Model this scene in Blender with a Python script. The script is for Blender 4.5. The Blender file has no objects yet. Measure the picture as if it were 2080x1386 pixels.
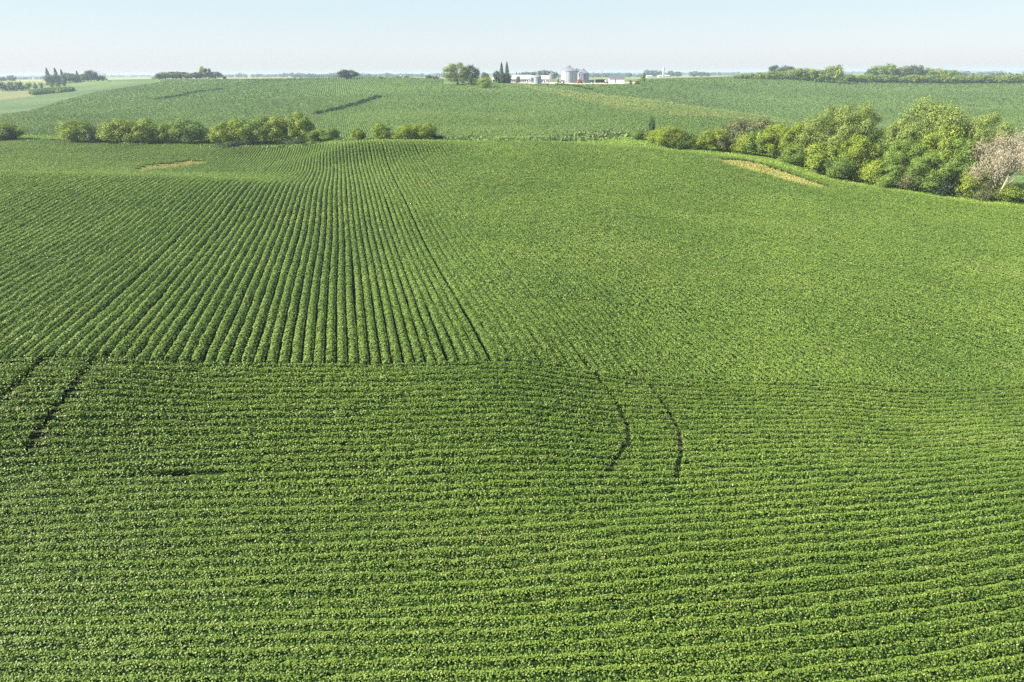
import bpy, math, random
import numpy as np
from mathutils import Matrix, Vector, Euler

# ------------------------------------------------------------------ camera, sky, sun, exposure
SC = bpy.context.scene
COL = SC.collection
CAMZ = 30.0
PITCH = math.radians(21.45)
ROLL = math.radians(-0.40)
FPX, CX, CY = 1387.0, 1040.0, 693.0
cam_d = bpy.data.cameras.new("camera")
cam = bpy.data.objects.new("camera", cam_d)
COL.objects.link(cam)
cam_d.sensor_fit = 'HORIZONTAL'
cam_d.sensor_width = 36.0
cam_d.lens = FPX / 2080.0 * 36.0
cam_d.clip_start = 0.5
cam_d.clip_end = 60000.0
RM = Euler((math.pi / 2 - PITCH, 0, 0)).to_matrix() @ Euler((0, 0, ROLL)).to_matrix()
cam.matrix_world = Matrix.Translation((0, 0, CAMZ)) @ RM.to_4x4()
SC.camera = cam
R3 = np.array(RM)

SUN_TO = Vector((-0.95, -0.17, 0.0)).normalized()
SUN_EL = math.radians(36)
sun_vec = Vector((SUN_TO.x * math.cos(SUN_EL), SUN_TO.y * math.cos(SUN_EL), math.sin(SUN_EL)))
sun_d = bpy.data.lights.new("sun", 'SUN')
sun_d.energy = 5.0
sun_d.angle = math.radians(0.5)
sun_d.color = (1.0, 0.93, 0.78)
sun = bpy.data.objects.new("sun", sun_d)
COL.objects.link(sun)
sun.rotation_euler = sun_vec.to_track_quat('Z', 'Y').to_euler()
sun.location = (-60, -20, 120)

world = bpy.data.worlds.new("World")
SC.world = world
world.use_nodes = True
wn = world.node_tree
bg = wn.nodes["Background"]
sky = wn.nodes.new("ShaderNodeTexSky")
sky.sky_type = 'NISHITA'
sky.sun_disc = False
sky.sun_elevation = SUN_EL
sky.sun_rotation = math.atan2(sun_vec.x, sun_vec.y)
sky.altitude = 300
sky.air_density = 1.0
sky.dust_density = 0.7
sky.ozone_density = 1.0
hs = wn.nodes.new("ShaderNodeHueSaturation")
hs.inputs["Saturation"].default_value = 0.75
wn.links.new(sky.outputs[0], hs.inputs["Color"])
# the pale summer sky: a thin bright veil low down over the physical sky
wtc = wn.nodes.new("ShaderNodeTexCoord"); wsep = wn.nodes.new("ShaderNodeSeparateXYZ")
wn.links.new(wtc.outputs["Generated"], wsep.inputs[0])
ramp = wn.nodes.new("ShaderNodeValToRGB")
re_ = ramp.color_ramp.elements
re_[0].position = 0.0; re_[0].color = (.80, .83, .86, 1)
re_[1].position = 1.0; re_[1].color = (.16, .30, .62, 1)
for p_, c_ in ((.03, (.80, .87, .91, 1)), (.10, (.67, .86, .94, 1)), (.30, (.32, .52, .84, 1))):
    e_ = ramp.color_ramp.elements.new(p_); e_.color = c_
wn.links.new(wsep.outputs["Z"], ramp.inputs[0])
wsc = wn.nodes.new("ShaderNodeVectorMath"); wsc.operation = 'SCALE'; wsc.inputs["Scale"].default_value = 4.5
wn.links.new(ramp.outputs[0], wsc.inputs[0])
wmx = wn.nodes.new("ShaderNodeMix"); wmx.data_type = 'RGBA'; wmx.inputs[0].default_value = .85
wn.links.new(hs.outputs[0], wmx.inputs[6]); wn.links.new(wsc.outputs[0], wmx.inputs[7])
wn.links.new(wmx.outputs[2], bg.inputs["Color"])
bg.inputs["Strength"].default_value = 0.07

SC.view_settings.view_transform = 'Standard'
SC.view_settings.look = 'None'
SC.view_settings.exposure = 1.62
SC.view_settings.gamma = 1.0
SC.cycles.max_bounces = 5
SC.cycles.diffuse_bounces = 2
SC.cycles.glossy_bounces = 1
SC.cycles.transmission_bounces = 3
SC.cycles.volume_bounces = 1
SC.cycles.use_adaptive_sampling = False
SC.cycles.use_denoising = False

rng = np.random.default_rng(7)
random.seed(7)

# ------------------------------------------------------------------ projection helpers
def ray(px, py):
    """ray per unit forward (world y) distance: x/Y and drop/Y"""
    px = np.asarray(px, float); py = np.asarray(py, float)
    c = np.stack([(px - CX) / FPX, -(py - CY) / FPX, -np.ones_like(px + py)], -1)
    w = c @ R3.T
    return w[..., 0] / w[..., 1], -w[..., 2] / w[..., 1]

def at(px, py, Y):
    s, t = ray(px, py)
    return float(s * Y), float(Y), float(CAMZ - t * Y)

def project(x, y, z):
    p = np.stack([x, y, z - CAMZ], -1) @ R3
    w = np.maximum(-p[..., 2], 1e-3)
    return CX + FPX * p[..., 0] / w, CY - FPX * p[..., 1] / w

def pxm(Y, py=290):
    """pixels (of the 2080 wide photo) per metre at forward distance Y"""
    v = (py - CY) / FPX
    return FPX * (math.cos(PITCH) - v * math.sin(PITCH)) / Y

def pchip(x, y, q):
    x = np.asarray(x, float); y = np.asarray(y, float)
    h = np.diff(x); d = np.diff(y, axis=0) / (h if y.ndim == 1 else h[:, None])
    m = np.zeros_like(y)
    w1 = 2 * h[1:] + h[:-1]; w2 = h[1:] + 2 * h[:-1]
    if y.ndim > 1: w1 = w1[:, None]; w2 = w2[:, None]
    same = d[:-1] * d[1:] > 0
    with np.errstate(divide='ignore', invalid='ignore'):
        mm = (w1 + w2) / (w1 / d[:-1] + w2 / d[1:])
    m[1:-1] = np.where(same, mm, 0)
    m[0] = d[0]; m[-1] = d[-1]
    q = np.clip(q, x[0], x[-1])
    i = np.clip(np.searchsorted(x, q) - 1, 0, len(x) - 2)
    t = (q - x[i]) / h[i]; hh = h[i]
    if y.ndim > 1: t = t[:, None]; hh = hh[:, None]
    return ((1 + 2 * t) * (1 - t) ** 2 * y[i] + t * (1 - t) ** 2 * hh * m[i]
            + t * t * (3 - 2 * t) * y[i + 1] + t * t * (t - 1) * hh * m[i + 1])

def vnoise(x, y, seed=0):
    xi = np.floor(x).astype(np.int64); yi = np.floor(y).astype(np.int64)
    fx = x - xi; fy = y - yi
    fx = fx * fx * (3 - 2 * fx); fy = fy * fy * (3 - 2 * fy)
    def hsh(a, b):
        n = (a * 374761393 + b * 668265263 + seed * 2147483629) & 0x7fffffff
        n = ((n ^ (n >> 13)) * 1274126177) & 0x7fffffff
        return ((n ^ (n >> 16)) & 0xffff) / 65535.0
    return (hsh(xi, yi) * (1 - fx) * (1 - fy) + hsh(xi + 1, yi) * fx * (1 - fy)
            + hsh(xi, yi + 1) * (1 - fx) * fy + hsh(xi + 1, yi + 1) * fx * fy)

# ------------------------------------------------------------------ terrain: forward distance -> photo row, per azimuth column
FAR = [(1300, 163), (2400, 158), (4500, 154.5), (12500, 151.3)]
COLS = {
 -1.3: dict(b=(33, 15.4), far=[(70, 15.8), (110, 15.6), (150, 21.5), (190, 20.5), (235, 20.3), (255, 20.6), (320, 19.0), (450, 18.0), (600, 16.8), (900, 14.5), (1300, 13.0), (2400, 12), (4500, 12), (12500, 10)]),
 -.72: dict(b=(39.0, 736), far=[(70, 500), (112, 366), (150, 353), (190, 322), (235, 289), (256, 276), (275, 270), (340, 246), (450, 222), (600, 202), (850, 182), (1150, 168), (2400, 162.5), (4500, 159), (12500, 156)]),
 -.5: dict(b=(41.5, 736), far=[(75, 487), (112, 372), (135, 363), (160, 353), (195, 328), (232, 296), (254, 280), (278, 270), (350, 238), (450, 208), (600, 180), (800, 161), (1100, 161), (2400, 158), (4500, 157), (12500, 155)]),
 -.35: dict(b=(43, 737), far=[(80, 490), (113, 384), (138, 368), (165, 353), (192, 331), (224, 297), (244, 281), (268, 270), (350, 233), (450, 204), (600, 176), (760, 160.5), (1100, 160), (2400, 157.5), (4500, 155.5), (12500, 153.5)]),
 -.2: dict(b=(44.5, 737), far=[(85, 498), (118, 399), (138, 363), (156, 333), (173, 290), (186, 288), (205, 279), (225, 272), (300, 240), (400, 208), (520, 180), (660, 159.5), (900, 161), (2000, 157.5), (4500, 154.5), (12500, 152.5)]),
 0: dict(b=(46, 739), far=[(85, 503), (118, 402), (145, 343), (184, 290), (200, 282), (217, 275), (300, 241), (400, 210), (480, 187), (530, 174.5), (570, 168), (630, 167.5), (1000, 163), (2000, 158), (4500, 154), (12500, 151.6)]),
 .1: dict(b=(48, 745), far=[(85, 512), (118, 410), (150, 348), (186, 294), (203, 282), (219, 275), (300, 236), (385, 194), (435, 197), (490, 187), (530, 177), (570, 168.5), (630, 168), (1000, 163), (2000, 157), (4500, 153.5), (12500, 151)]),
 .2: dict(b=(50, 752), far=[(85, 530), (118, 423), (150, 358), (190, 304), (206, 286), (222, 276), (300, 235), (360, 207), (425, 217), (500, 199), (560, 179), (610, 166.5), (700, 164), (1000, 161), (2000, 156.5), (4500, 153), (12500, 150.4)]),
 .35: dict(b=(51.5, 763), far=[(85, 550), (118, 447), (150, 380), (180, 323), (205, 306), (240, 282), (300, 247), (328, 238), (380, 251), (435, 240), (500, 218), (600, 184), (720, 162), (850, 156.5), (1300, 158), (2400, 154), (4500, 151), (12500, 149.5)]),
 .5: dict(b=(53, 772), far=[(85, 567), (118, 462), (150, 394), (166, 373), (200, 345), (250, 290), (300, 263), (360, 270), (450, 232), (600, 190), (740, 169), (850, 168), (1300, 160), (2400, 153.5), (4500, 150), (12500, 148.5)]),
 .7: dict(b=(56, 783), far=[(85, 590), (118, 480), (152, 409), (180, 375), (220, 332), (260, 300), (330, 262), (450, 223), (600, 188), (720, 171.5), (850, 170), (1300, 160), (2400, 151.5), (4500, 148), (12500, 147)]),
 1.3: dict(b=(62, 29.0), far=[(85, 30), (118, 30), (152, 29.5), (260, 26), (400, 21), (600, 15), (800, 13), (1300, 12), (2400, 11), (4500, 11), (12500, 10)]),
}
TT = lambda Y: np.log(np.maximum(Y, -15.0) + 20.0)
s_keys = sorted(COLS)
tq = np.linspace(TT(-14.9), TT(12500.0), 1400)
prof = []
for s in s_keys:
    c = COLS[s]; raw = abs(s) > 1
    def dropof(Y, py):
        if raw: return py
        px = CX + s * FPX * 1.05
        for _ in range(6):
            ss, t = ray(px, py); px += (s - float(ss)) * FPX
        return float(t) * Y
    Yb, _ = c['b']
    db = dropof(*c['b'])
    k = max(-1.0, min(1.0, s))
    near = [(-14.9, 24.4 + 1.0 * k), (5, 24.2 + 1.2 * k), (20, 23.0 + 1.6 * k), (30, 21.6 + 2.3 * k)]
    pts = near + [(Yb, db)] + [(Y, dropof(Y, p)) for Y, p in c['far']]
    ys = np.array([p[0] for p in pts], float); ds = np.array([p[1] for p in pts], float)
    prof.append(pchip(TT(ys), ds, tq))
prof = np.array(prof)
# soften the knots of every profile a little
ker = np.exp(-np.linspace(-2, 2, 15) ** 2); ker /= ker.sum()
prof = np.array([np.convolve(np.pad(p, 7, 'edge'), ker, 'valid') for p in prof])
sq = np.linspace(-1.3, 1.3, 521)
TAB = pchip(np.array(s_keys), prof, sq)
ks = np.exp(-np.linspace(-2, 2, 17) ** 2); ks /= ks.sum()
TAB = np.apply_along_axis(lambda v: np.convolve(np.pad(v, 8, 'edge'), ks, 'valid'), 0, TAB)

def Z(x, Y):
    x = np.asarray(x, float); Y = np.asarray(Y, float)
    s = np.clip(x / np.maximum(Y, 30.0), -1.2999, 1.2999)
    a = (s + 1.3) / 2.6 * (len(sq) - 1); b = (np.clip(TT(Y), tq[0], tq[-1] - 1e-6) - tq[0]) / (tq[-1] - tq[0]) * (len(tq) - 1)
    i = np.minimum(a.astype(int), len(sq) - 2); j = np.minimum(b.astype(int), len(tq) - 2)
    u = a - i; v = b - j
    d = TAB[i, j] * (1 - u) * (1 - v) + TAB[i + 1, j] * u * (1 - v) + TAB[i, j + 1] * (1 - u) * v + TAB[i + 1, j + 1] * u * v
    return CAMZ - d

def ground_hit(px, py, lo=16.0, hi=9000.0, n=4000):
    s, t = ray(px, py)
    Y = np.exp(np.linspace(math.log(lo), math.log(hi), n))
    below = (CAMZ - float(t) * Y) < Z(float(s) * Y, Y)
    k = int(np.argmax(below)) if below.any() else n - 1
    return float(s) * Y[k], Y[k]

def inpoly(px, py, poly):
    r = np.zeros(np.shape(px), bool)
    n = len(poly)
    for i in range(n):
        x0, y0 = poly[i]; x1, y1 = poly[(i + 1) % n]
        if y0 == y1: continue
        c = ((y0 > py) != (y1 > py)) & (px < (x1 - x0) * (py - y0) / (y1 - y0) + x0)
        r ^= c
    return r

# ------------------------------------------------------------------ mesh helpers
def make_mesh(name, verts, faces, mat=None, tone=None, smooth=False, mats=None, midx=None):
    """verts (n,3); faces (m,k) array of one k, or list of tuples"""
    me = bpy.data.meshes.new(name)
    verts = np.asarray(verts, np.float32)
    if isinstance(faces, np.ndarray):
        m, k = faces.shape
        me.vertices.add(len(verts)); me.vertices.foreach_set("co", verts.ravel())
        me.loops.add(m * k); me.loops.foreach_set("vertex_index", faces.astype(np.int32).ravel())
        me.polygons.add(m); me.polygons.foreach_set("loop_start", (np.arange(m) * k).astype(np.int32))
        me.update(calc_edges=True)
    else:
        me.from_pydata([tuple(map(float, v)) for v in verts], [], [tuple(map(int, f)) for f in faces]); me.update()
    if smooth: me.polygons.foreach_set("use_smooth", np.ones(len(me.polygons), bool))
    if tone is not None:
        a = me.attributes.new("tone", 'FLOAT', 'FACE'); a.data.foreach_set("value", np.asarray(tone, np.float32))
    for mm in (mats or ([mat] if mat else [])): me.materials.append(mm)
    if midx is not None: me.polygons.foreach_set("material_index", np.asarray(midx, np.int32))
    return me

def link(name, me, parent=None, label=None, cat=None, group=None, kind=None, loc=None):
    o = bpy.data.objects.new(name, me); COL.objects.link(o)
    if parent is not None: o.parent = parent
    if label: o["label"] = label
    if cat: o["category"] = cat
    if group: o["group"] = group
    if kind: o["kind"] = kind
    if loc is not None: o.location = loc
    return o

def unit(v):
    return v / np.maximum(np.linalg.norm(v, axis=-1, keepdims=True), 1e-9)

def leaf_cards(c, n, size, aspect=0.62, fold=0.0, updir=None):
    """pointed four-cornered leaves: centres c, normals n"""
    N = len(c)
    r = rng.normal(size=(N, 3)) if updir is None else updir
    u = unit(np.cross(n, r)); v = np.cross(n, u)
    if updir is not None: u, v = v, u
    size = np.broadcast_to(size, (N,))[:, None]
    a = c + u * size * .5; b = c + v * size * .5 * aspect - n * size * fold
    d = c - u * size * .5; e = c - v * size * .5 * aspect - n * size * fold
    vs = np.stack([a, b, d, e], 1).reshape(-1, 3)
    return vs, np.arange(N * 4).reshape(N, 4)

class Boxes:
    """collects simple solids of one part"""
    def __init__(s): s.v = []; s.f = []
    def add(s, v, f):
        o = len(s.v); s.v += [tuple(p) for p in v]; s.f += [tuple(i + o for i in q) for q in f]; return s
    def box(s, x0, x1, y0, y1, z0, z1):
        v = [(x, y, z) for z in (z0, z1) for y in (y0, y1) for x in (x0, x1)]
        return s.add(v, [(0, 2, 3, 1), (4, 5, 7, 6), (0, 1, 5, 4), (2, 6, 7, 3), (0, 4, 6, 2), (1, 3, 7, 5)])
    def lathe(s, prof, n=24, cx=0, cy=0, cap=True):
        v = []; f = []
        for r, z in prof:
            for k in range(n):
                a = 2 * math.pi * k / n; v.append((cx + r * math.cos(a), cy + r * math.sin(a), z))
        for j in range(len(prof) - 1):
            for k in range(n):
                a, b = j * n + k, j * n + (k + 1) % n; f.append((a, b, b + n, a + n))
        if cap: f.append(tuple(range(n - 1, -1, -1))); f.append(tuple((len(prof) - 1) * n + k for k in range(n)))
        return s.add(v, f)
    def tube(s, pts, rads, n=7):
        v = []; f = []
        pts = [Vector(p) for p in pts]
        for i, p in enumerate(pts):
            d = (pts[min(i + 1, len(pts) - 1)] - pts[max(i - 1, 0)]).normalized()
            a = d.orthogonal().normalized(); b = d.cross(a)
            for k in range(n):
                t = 2 * math.pi * k / n; v.append(tuple(p + (a * math.cos(t) + b * math.sin(t)) * rads[i]))
        for j in range(len(pts) - 1):
            for k in range(n):
                q, w = j * n + k, j * n + (k + 1) % n; f.append((q, w, w + n, q + n))
        f.append(tuple(range(n - 1, -1, -1))); f.append(tuple((len(pts) - 1) * n + k for k in range(n)))
        return s.add(v, f)
    def mesh(s, name, mat, smooth=False):
        return make_mesh(name, s.v, s.f, mat, smooth=smooth)
    def build(s, name, mat, parent, smooth=False, **kw):
        return link(name, s.mesh(name, mat, smooth), parent, **kw)

# ------------------------------------------------------------------ materials
def nodes(name):
    m = bpy.data.materials.new(name); m.use_nodes = True
    t = m.node_tree
    return m, t, t.nodes["Principled BSDF"], t.nodes["Material Output"]

def leaf_mat(name, dark, light, extra=None, rough=.5, trans=.25, spec=.4, scale=.12, extra_at=.93, nscale=None):
    m, t, p, out = nodes(name)
    at_ = t.nodes.new("ShaderNodeAttribute"); at_.attribute_name = "tone"
    geo = t.nodes.new("ShaderNodeNewGeometry")
    nz = t.nodes.new("ShaderNodeTexNoise"); nz.inputs["Scale"].default_value = scale; nz.inputs["Detail"].default_value = 3
    t.links.new(geo.outputs["Position"], nz.inputs["Vector"])
    add = t.nodes.new("ShaderNodeMath"); add.operation = 'MULTIPLY_ADD'
    t.links.new(nz.outputs["Fac"], add.inputs[0]); add.inputs[1].default_value = 1.3
    sub = t.nodes.new("ShaderNodeMath"); sub.operation = 'MULTIPLY_ADD'
    t.links.new(at_.outputs["Fac"], sub.inputs[0]); sub.inputs[1].default_value = .8; sub.inputs[2].default_value = -.55
    t.links.new(sub.outputs[0], add.inputs[2]); add.use_clamp = True
    mix = t.nodes.new("ShaderNodeMix"); mix.data_type = 'RGBA'
    mix.inputs[6].default_value = (*dark, 1); mix.inputs[7].default_value = (*light, 1)
    t.links.new(add.outputs[0], mix.inputs[0])
    col = mix.outputs[2]
    if extra:
        gt = t.nodes.new("ShaderNodeMath"); gt.operation = 'GREATER_THAN'; gt.inputs[1].default_value = extra_at
        t.links.new(at_.outputs["Fac"], gt.inputs[0])
        m2 = t.nodes.new("ShaderNodeMix"); m2.data_type = 'RGBA'; m2.inputs[7].default_value = (*extra, 1)
        t.links.new(gt.outputs[0], m2.inputs[0]); t.links.new(col, m2.inputs[6]); col = m2.outputs[2]
    t.links.new(col, p.inputs["Base Color"])
    p.inputs["Roughness"].default_value = rough
    p.inputs["Specular IOR Level"].default_value = spec
    tr = t.nodes.new("ShaderNodeBsdfTranslucent"); t.links.new(col, tr.inputs["Color"])
    ms = t.nodes.new("ShaderNodeMixShader"); ms.inputs[0].default_value = trans
    t.links.new(p.outputs[0], ms.inputs[1]); t.links.new(tr.outputs[0], ms.inputs[2])
    t.links.new(ms.outputs[0], out.inputs["Surface"])
    return m

def plain(name, col, rough=.6, metal=0.0, var=.12, scale=1.5, spec=.4):
    m, t, p, out = nodes(name)
    tc = t.nodes.new("ShaderNodeTexCoord")
    nz = t.nodes.new("ShaderNodeTexNoise"); nz.inputs["Scale"].default_value = scale; nz.inputs["Detail"].default_value = 5
    t.links.new(tc.outputs["Object"], nz.inputs["Vector"])
    mix = t.nodes.new("ShaderNodeMix"); mix.data_type = 'RGBA'
    mix.inputs[6].default_value = (*[c * (1 - var) for c in col], 1); mix.inputs[7].default_value = (*[min(1, c * (1 + var)) for c in col], 1)
    t.links.new(nz.outputs["Fac"], mix.inputs[0]); t.links.new(mix.outputs[2], p.inputs["Base Color"])
    p.inputs["Roughness"].default_value = rough; p.inputs["Metallic"].default_value = metal
    p.inputs["Specular IOR Level"].default_value = spec
    return m

M = {}
M['soy'] = leaf_mat('soybean_leaf', (.086, .160, .017), (.195, .285, .040), extra=(.32, .33, .11), rough=.5, trans=.25, spec=.35, scale=.06)
M['soycore'] = leaf_mat('soybean_inner_shade', (.022, .050, .010), (.035, .070, .014), rough=.8, trans=0, spec=.1)  # darker copy of the leaf green, paints the shade in the row gaps
M['corn'] = leaf_mat('corn_leaf', (.100, .165, .042), (.185, .252, .078), extra=(.24, .27, .10), rough=.75, spec=.12, trans=.22, scale=.02)
M['grass'] = leaf_mat('grass_blade', (.16, .27, .038), (.28, .37, .065), rough=.6, trans=.25, scale=.15)
M['hay'] = leaf_mat('dry_grass_blade', (.36, .33, .10), (.48, .44, .15), extra=(.22, .28, .06), rough=.8, trans=.2, scale=.2, extra_at=.75)
M['weed'] = leaf_mat('weed_leaf', (.09, .16, .04), (.20, .28, .08), extra=(.20, .19, .10), rough=.6, trans=.2, scale=.12, extra_at=.9)
M['yellow'] = leaf_mat('yellow_green_leaf', (.10, .165, .020), (.33, .39, .055), rough=.55, trans=.16, scale=.35, spec=.15)
M['green'] = leaf_mat('mid_green_leaf', (.075, .14, .024), (.22, .31, .06), rough=.6, spec=.15, trans=.15, scale=.3)
M['silver'] = leaf_mat('pale_grey_green_leaf', (.10, .16, .036), (.29, .35, .085), rough=.6, spec=.15, trans=.15, scale=.3)
M['ditch'] = leaf_mat('ditch_weed_leaf', (.028, .07, .02), (.06, .115, .03), rough=.7, trans=.1, spec=.1, scale=.2)
M['dark'] = leaf_mat('dark_green_leaf', (.03, .065, .022), (.075, .115, .04), rough=.6, trans=.12, scale=.3)
M['olive'] = leaf_mat('olive_brown_leaf', (.095, .115, .04), (.19, .205, .075), rough=.65, trans=.18, scale=.3)
M['needle'] = leaf_mat('spruce_needle', (.028, .055, .03), (.065, .095, .05), rough=.7, trans=.05, scale=.4)
M['deadleaf'] = leaf_mat('dry_twig', (.23, .205, .14), (.36, .32, .22), rough=.85, trans=.05, scale=.5)
M['bark'] = plain('bark', (.12, .095, .07), .9, scale=3, var=.35)
M['greybark'] = plain('bleached_bark', (.36, .31, .25), .9, scale=3, var=.25)
M['white'] = plain('white_siding', (.66, .66, .65), .55, var=.04)
M['steel'] = plain('galvanised_steel', (.43, .45, .49), .5, metal=.35, var=.10, scale=.8)
M['steel2'] = plain('weathered_steel', (.28, .30, .34), .5, metal=.3, var=.12, scale=.8)
M['roofw'] = plain('pale_metal_roof', (.50, .46, .45), .5, var=.06)
M['roofd'] = plain('dark_roof', (.10, .12, .14), .6)
M['greyroof'] = plain('green_grey_roof', (.22, .27, .24), .6)
M['red'] = plain('red_paint', (.28, .10, .075), .5)
M['rust'] = plain('orange_paint', (.45, .22, .10), .6)
M['green_p'] = plain('green_machine_paint', (.03, .13, .08), .45)
M['glass'] = plain('dark_glass', (.05, .06, .08), .15)
M['rubber'] = plain('black_rubber', (.025, .025, .025), .8)
M['wood'] = plain('weathered_wood', (.16, .11, .08), .8)
M['shade'] = plain('dark_opening', (.04, .04, .045), .8)
M['concrete'] = plain('concrete', (.42, .41, .38), .8)

# ------------------------------------------------------------------ field layout
AZ = math.radians(13.2)
A = np.array([-math.sin(AZ), math.cos(AZ)])      # along the long rows
B = np.array([math.cos(AZ), math.sin(AZ)])       # across them
R0 = 45.0 * A[1]
EDGE_S = np.array([-1.3, -.72, -.5, -.42, -.35, -.28, -.24, -.2, -.1, 0, .1, .2, .27, .35, .43, .5, .6, .7, 1.3])
EDGE_Y = np.array([235, 235, 231, 228, 223, 209, 191, 177, 178, 184, 186, 190, 184, 174.5, 166.5, 159.5, 152.5, 145.5, 143.])
def edge_y(s): return np.interp(s, EDGE_S, EDGE_Y)
HAY_R = [(1462, 325), (1500, 327), (1540, 334), (1590, 351), (1640, 369), (1685, 383), (1665, 386), (1620, 376), (1560, 358), (1510, 345), (1475, 336)]
HAY_L = [(272, 348), (300, 341), (350, 333), (395, 330), (420, 331), (400, 339), (360, 343), (320, 350), (285, 354)]

def hay_mask(x, y, px, py):
    e = (vnoise(x * .45, y * .45, 61) - .5) * 5 + (vnoise(x * 1.6, y * 1.6, 62) - .5) * 3
    ok = (y > 100) & (y < 240)
    return ok & (inpoly(px + e * 2, py + e, HAY_R) | inpoly(px + e * 2, py + e, HAY_L))

def world_line(pts):
    return np.array([ground_hit(*p) for p in pts])
def dist_poly(x, y, line):
    d = np.full(np.shape(x), 1e9)
    for (x0, y0), (x1, y1) in zip(line[:-1], line[1:]):
        dx, dy = x1 - x0, y1 - y0
        t = np.clip(((x - x0) * dx + (y - y0) * dy) / (dx * dx + dy * dy), 0, 1)
        d = np.minimum(d, np.hypot(x - x0 - t * dx, y - y0 - t * dy))
    return d
TRACKS = [([(214, 736), (150, 812), (88, 892), (64, 935)], .21),
          ([(106, 738), (60, 782), (0, 836), (-60, 885)], .19),
          ([(1193, 738), (1215, 785), (1250, 835), (1272, 880), (1275, 915), (1245, 960), (1232, 978)], .16),
          ([(1278, 755), (1320, 800), (1356, 850), (1378, 900), (1380, 945), (1372, 985)], .16),
          ([(255, 980), (340, 984), (430, 982), (530, 985)], .08),
          ]
TRACKS = [(world_line(p), w) for p, w in TRACKS]

def wander(k, r):
    return .05 * np.sin(r * .11 + np.floor(k / 8) * 2.1) + .035 * (vnoise(r * .35, k * 7.3, 3) - .5) * 2

def head_s(c): return np.minimum(.20 * 7 * np.log1p(np.exp(-(c - 14) / 7)), 6.5)
def head_r(k, c):
    d = k * .715
    S = head_s(c)
    return R0 - .34 - d + S * np.clip(d / 26, 0, 1.4)

WIDE = None
def wide_gaps():
    out = []
    for p in ((985, 733), (1186, 742), (226, 733), (108, 733)):
        x, y = ground_hit(*p); out.append(round((x * B[0] + y * B[1]) / .762 - .5))
    return out
WIDE = wide_gaps()
def row_c(k):
    c = k * .762
    for g in WIDE:
        d = k - (g + .5)
        c = c + .06 * np.sign(d) * np.exp(-(np.abs(d) - .5) / 1.2)
    return c

def field_ok(x, y, z, margin=.0):
    s = x / np.maximum(y, 30)
    ok = y < edge_y(s) - margin
    px, py = project(x, y, z)
    far = y > 100
    ok &= ~(far & hay_mask(x, y, px, py))
    ok &= (np.abs(x) < y * .86 + 12) & (y > 13)
    return ok

def leaves_for(mode, y0, y1, dens, size, n_guess, size_j=.3):
    """mode 'main' long rows, 'head' cross rows; returns centres, normals, sizes, tones"""
    xm = y1 * .86 + 12
    if mode == 'main':
        kmin = int((-xm * B[0] + y0 * B[1]) / .762) - 2; kmax = int((xm * B[0] + y1 * B[1]) / .762) + 2
        rmin = y0 * A[1] - xm * math.sin(AZ) - 3; rmax = y1 * A[1] + xm * math.sin(AZ) + 3
        L = (kmax - kmin) * (rmax - rmin)
        n = int(L * dens)
        k = rng.integers(kmin, kmax + 1, n); r = rng.uniform(rmin, rmax, n)
        keep = r > R0 + .1
        k = k[keep]; r = r[keep]
        along, base = r, row_c(k) + wander(k, r)
    else:
        cmin, cmax = -xm * B[0] + y0 * B[1] - 3, xm * B[0] + y1 * B[1] + 3
        jmin = 0; jmax = 84
        n = int((cmax - cmin) * (jmax - jmin) * dens)
        k = rng.integers(jmin, jmax + 1, n); r = rng.uniform(cmin, cmax, n)
        along, base = r, head_r(k, r) + wander(k, r)
    # plants: stretches of the row stand a little higher or lower, wider or thinner
    pl = vnoise(along * 2.6, k * 5.7, 11); pl2 = vnoise(along * .35, k * 3.1, 12)
    w = .300 * (.90 + .14 * pl + .10 * pl2) if mode == 'main' else .268 * (.90 + .13 * pl + .10 * pl2) * (1 - head_s(r) / 26)
    o = rng.uniform(-1, 1, len(k)); q = rng.random(len(k))
    side = q < .24
    o = np.where(side, np.sign(o) * rng.uniform(.80, 1.0, len(k)), o)
    H = .80 * (.80 + .22 * pl + .20 * pl2)
    h = H * (1 - .46 * np.abs(o) ** 2.4) - rng.exponential(.05, len(k))
    h = np.where(side, H * rng.uniform(.2, .66, len(k)), h)
    off = o * w
    if mode == 'main':
        x = A[0] * along + B[0] * (base + off); y = A[1] * along + B[1] * (base + off)
        perp = B
    else:
        x = A[0] * (base + off) + B[0] * along; y = A[1] * (base + off) + B[1] * along
        perp = A
    z = Z(x, y)
    ok = field_ok(x, y, z) & (y >= y0) & (y < y1)
    if mode == 'head':
        for line, ww in TRACKS:
            near = dist_poly(x, y, line) < ww * 1.0 * (1 + .4 * (rng.random(len(x)) - .5))
            ok &= ~near | (rng.random(len(x)) < .5)
            h = np.where(near, h * .36, h)
        # thin stretches where the canopy has not closed
        ok &= ~((vnoise(along * .30, k * 1.7, 21) > .86) & (rng.random(len(x)) < .30))
    else:
        ok &= ~((vnoise(along * .30, k * 2.7, 22) > .90) & (rng.random(len(x)) < .35))
    x, y, z, h, o = x[ok], y[ok], z[ok], h[ok], o[ok]
    nn = len(x)
    nrm = np.stack([perp[0] * o * .55, perp[1] * o * .55, np.full(nn, .95)], -1) + rng.normal(size=(nn, 3)) * .31
    nrm += np.array([-.12, -.06, .1])
    c = np.stack([x, y, z + h], -1)
    tone = rng.random(nn) * .985
    streak = vnoise(x * .06 + 3, y * .30, 71) > .80
    tone = np.where(streak & (rng.random(nn) < .10), .97, tone)
    return c, unit(nrm), size * (1 + size_j * (rng.random(nn) * 2 - 1)), tone

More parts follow.
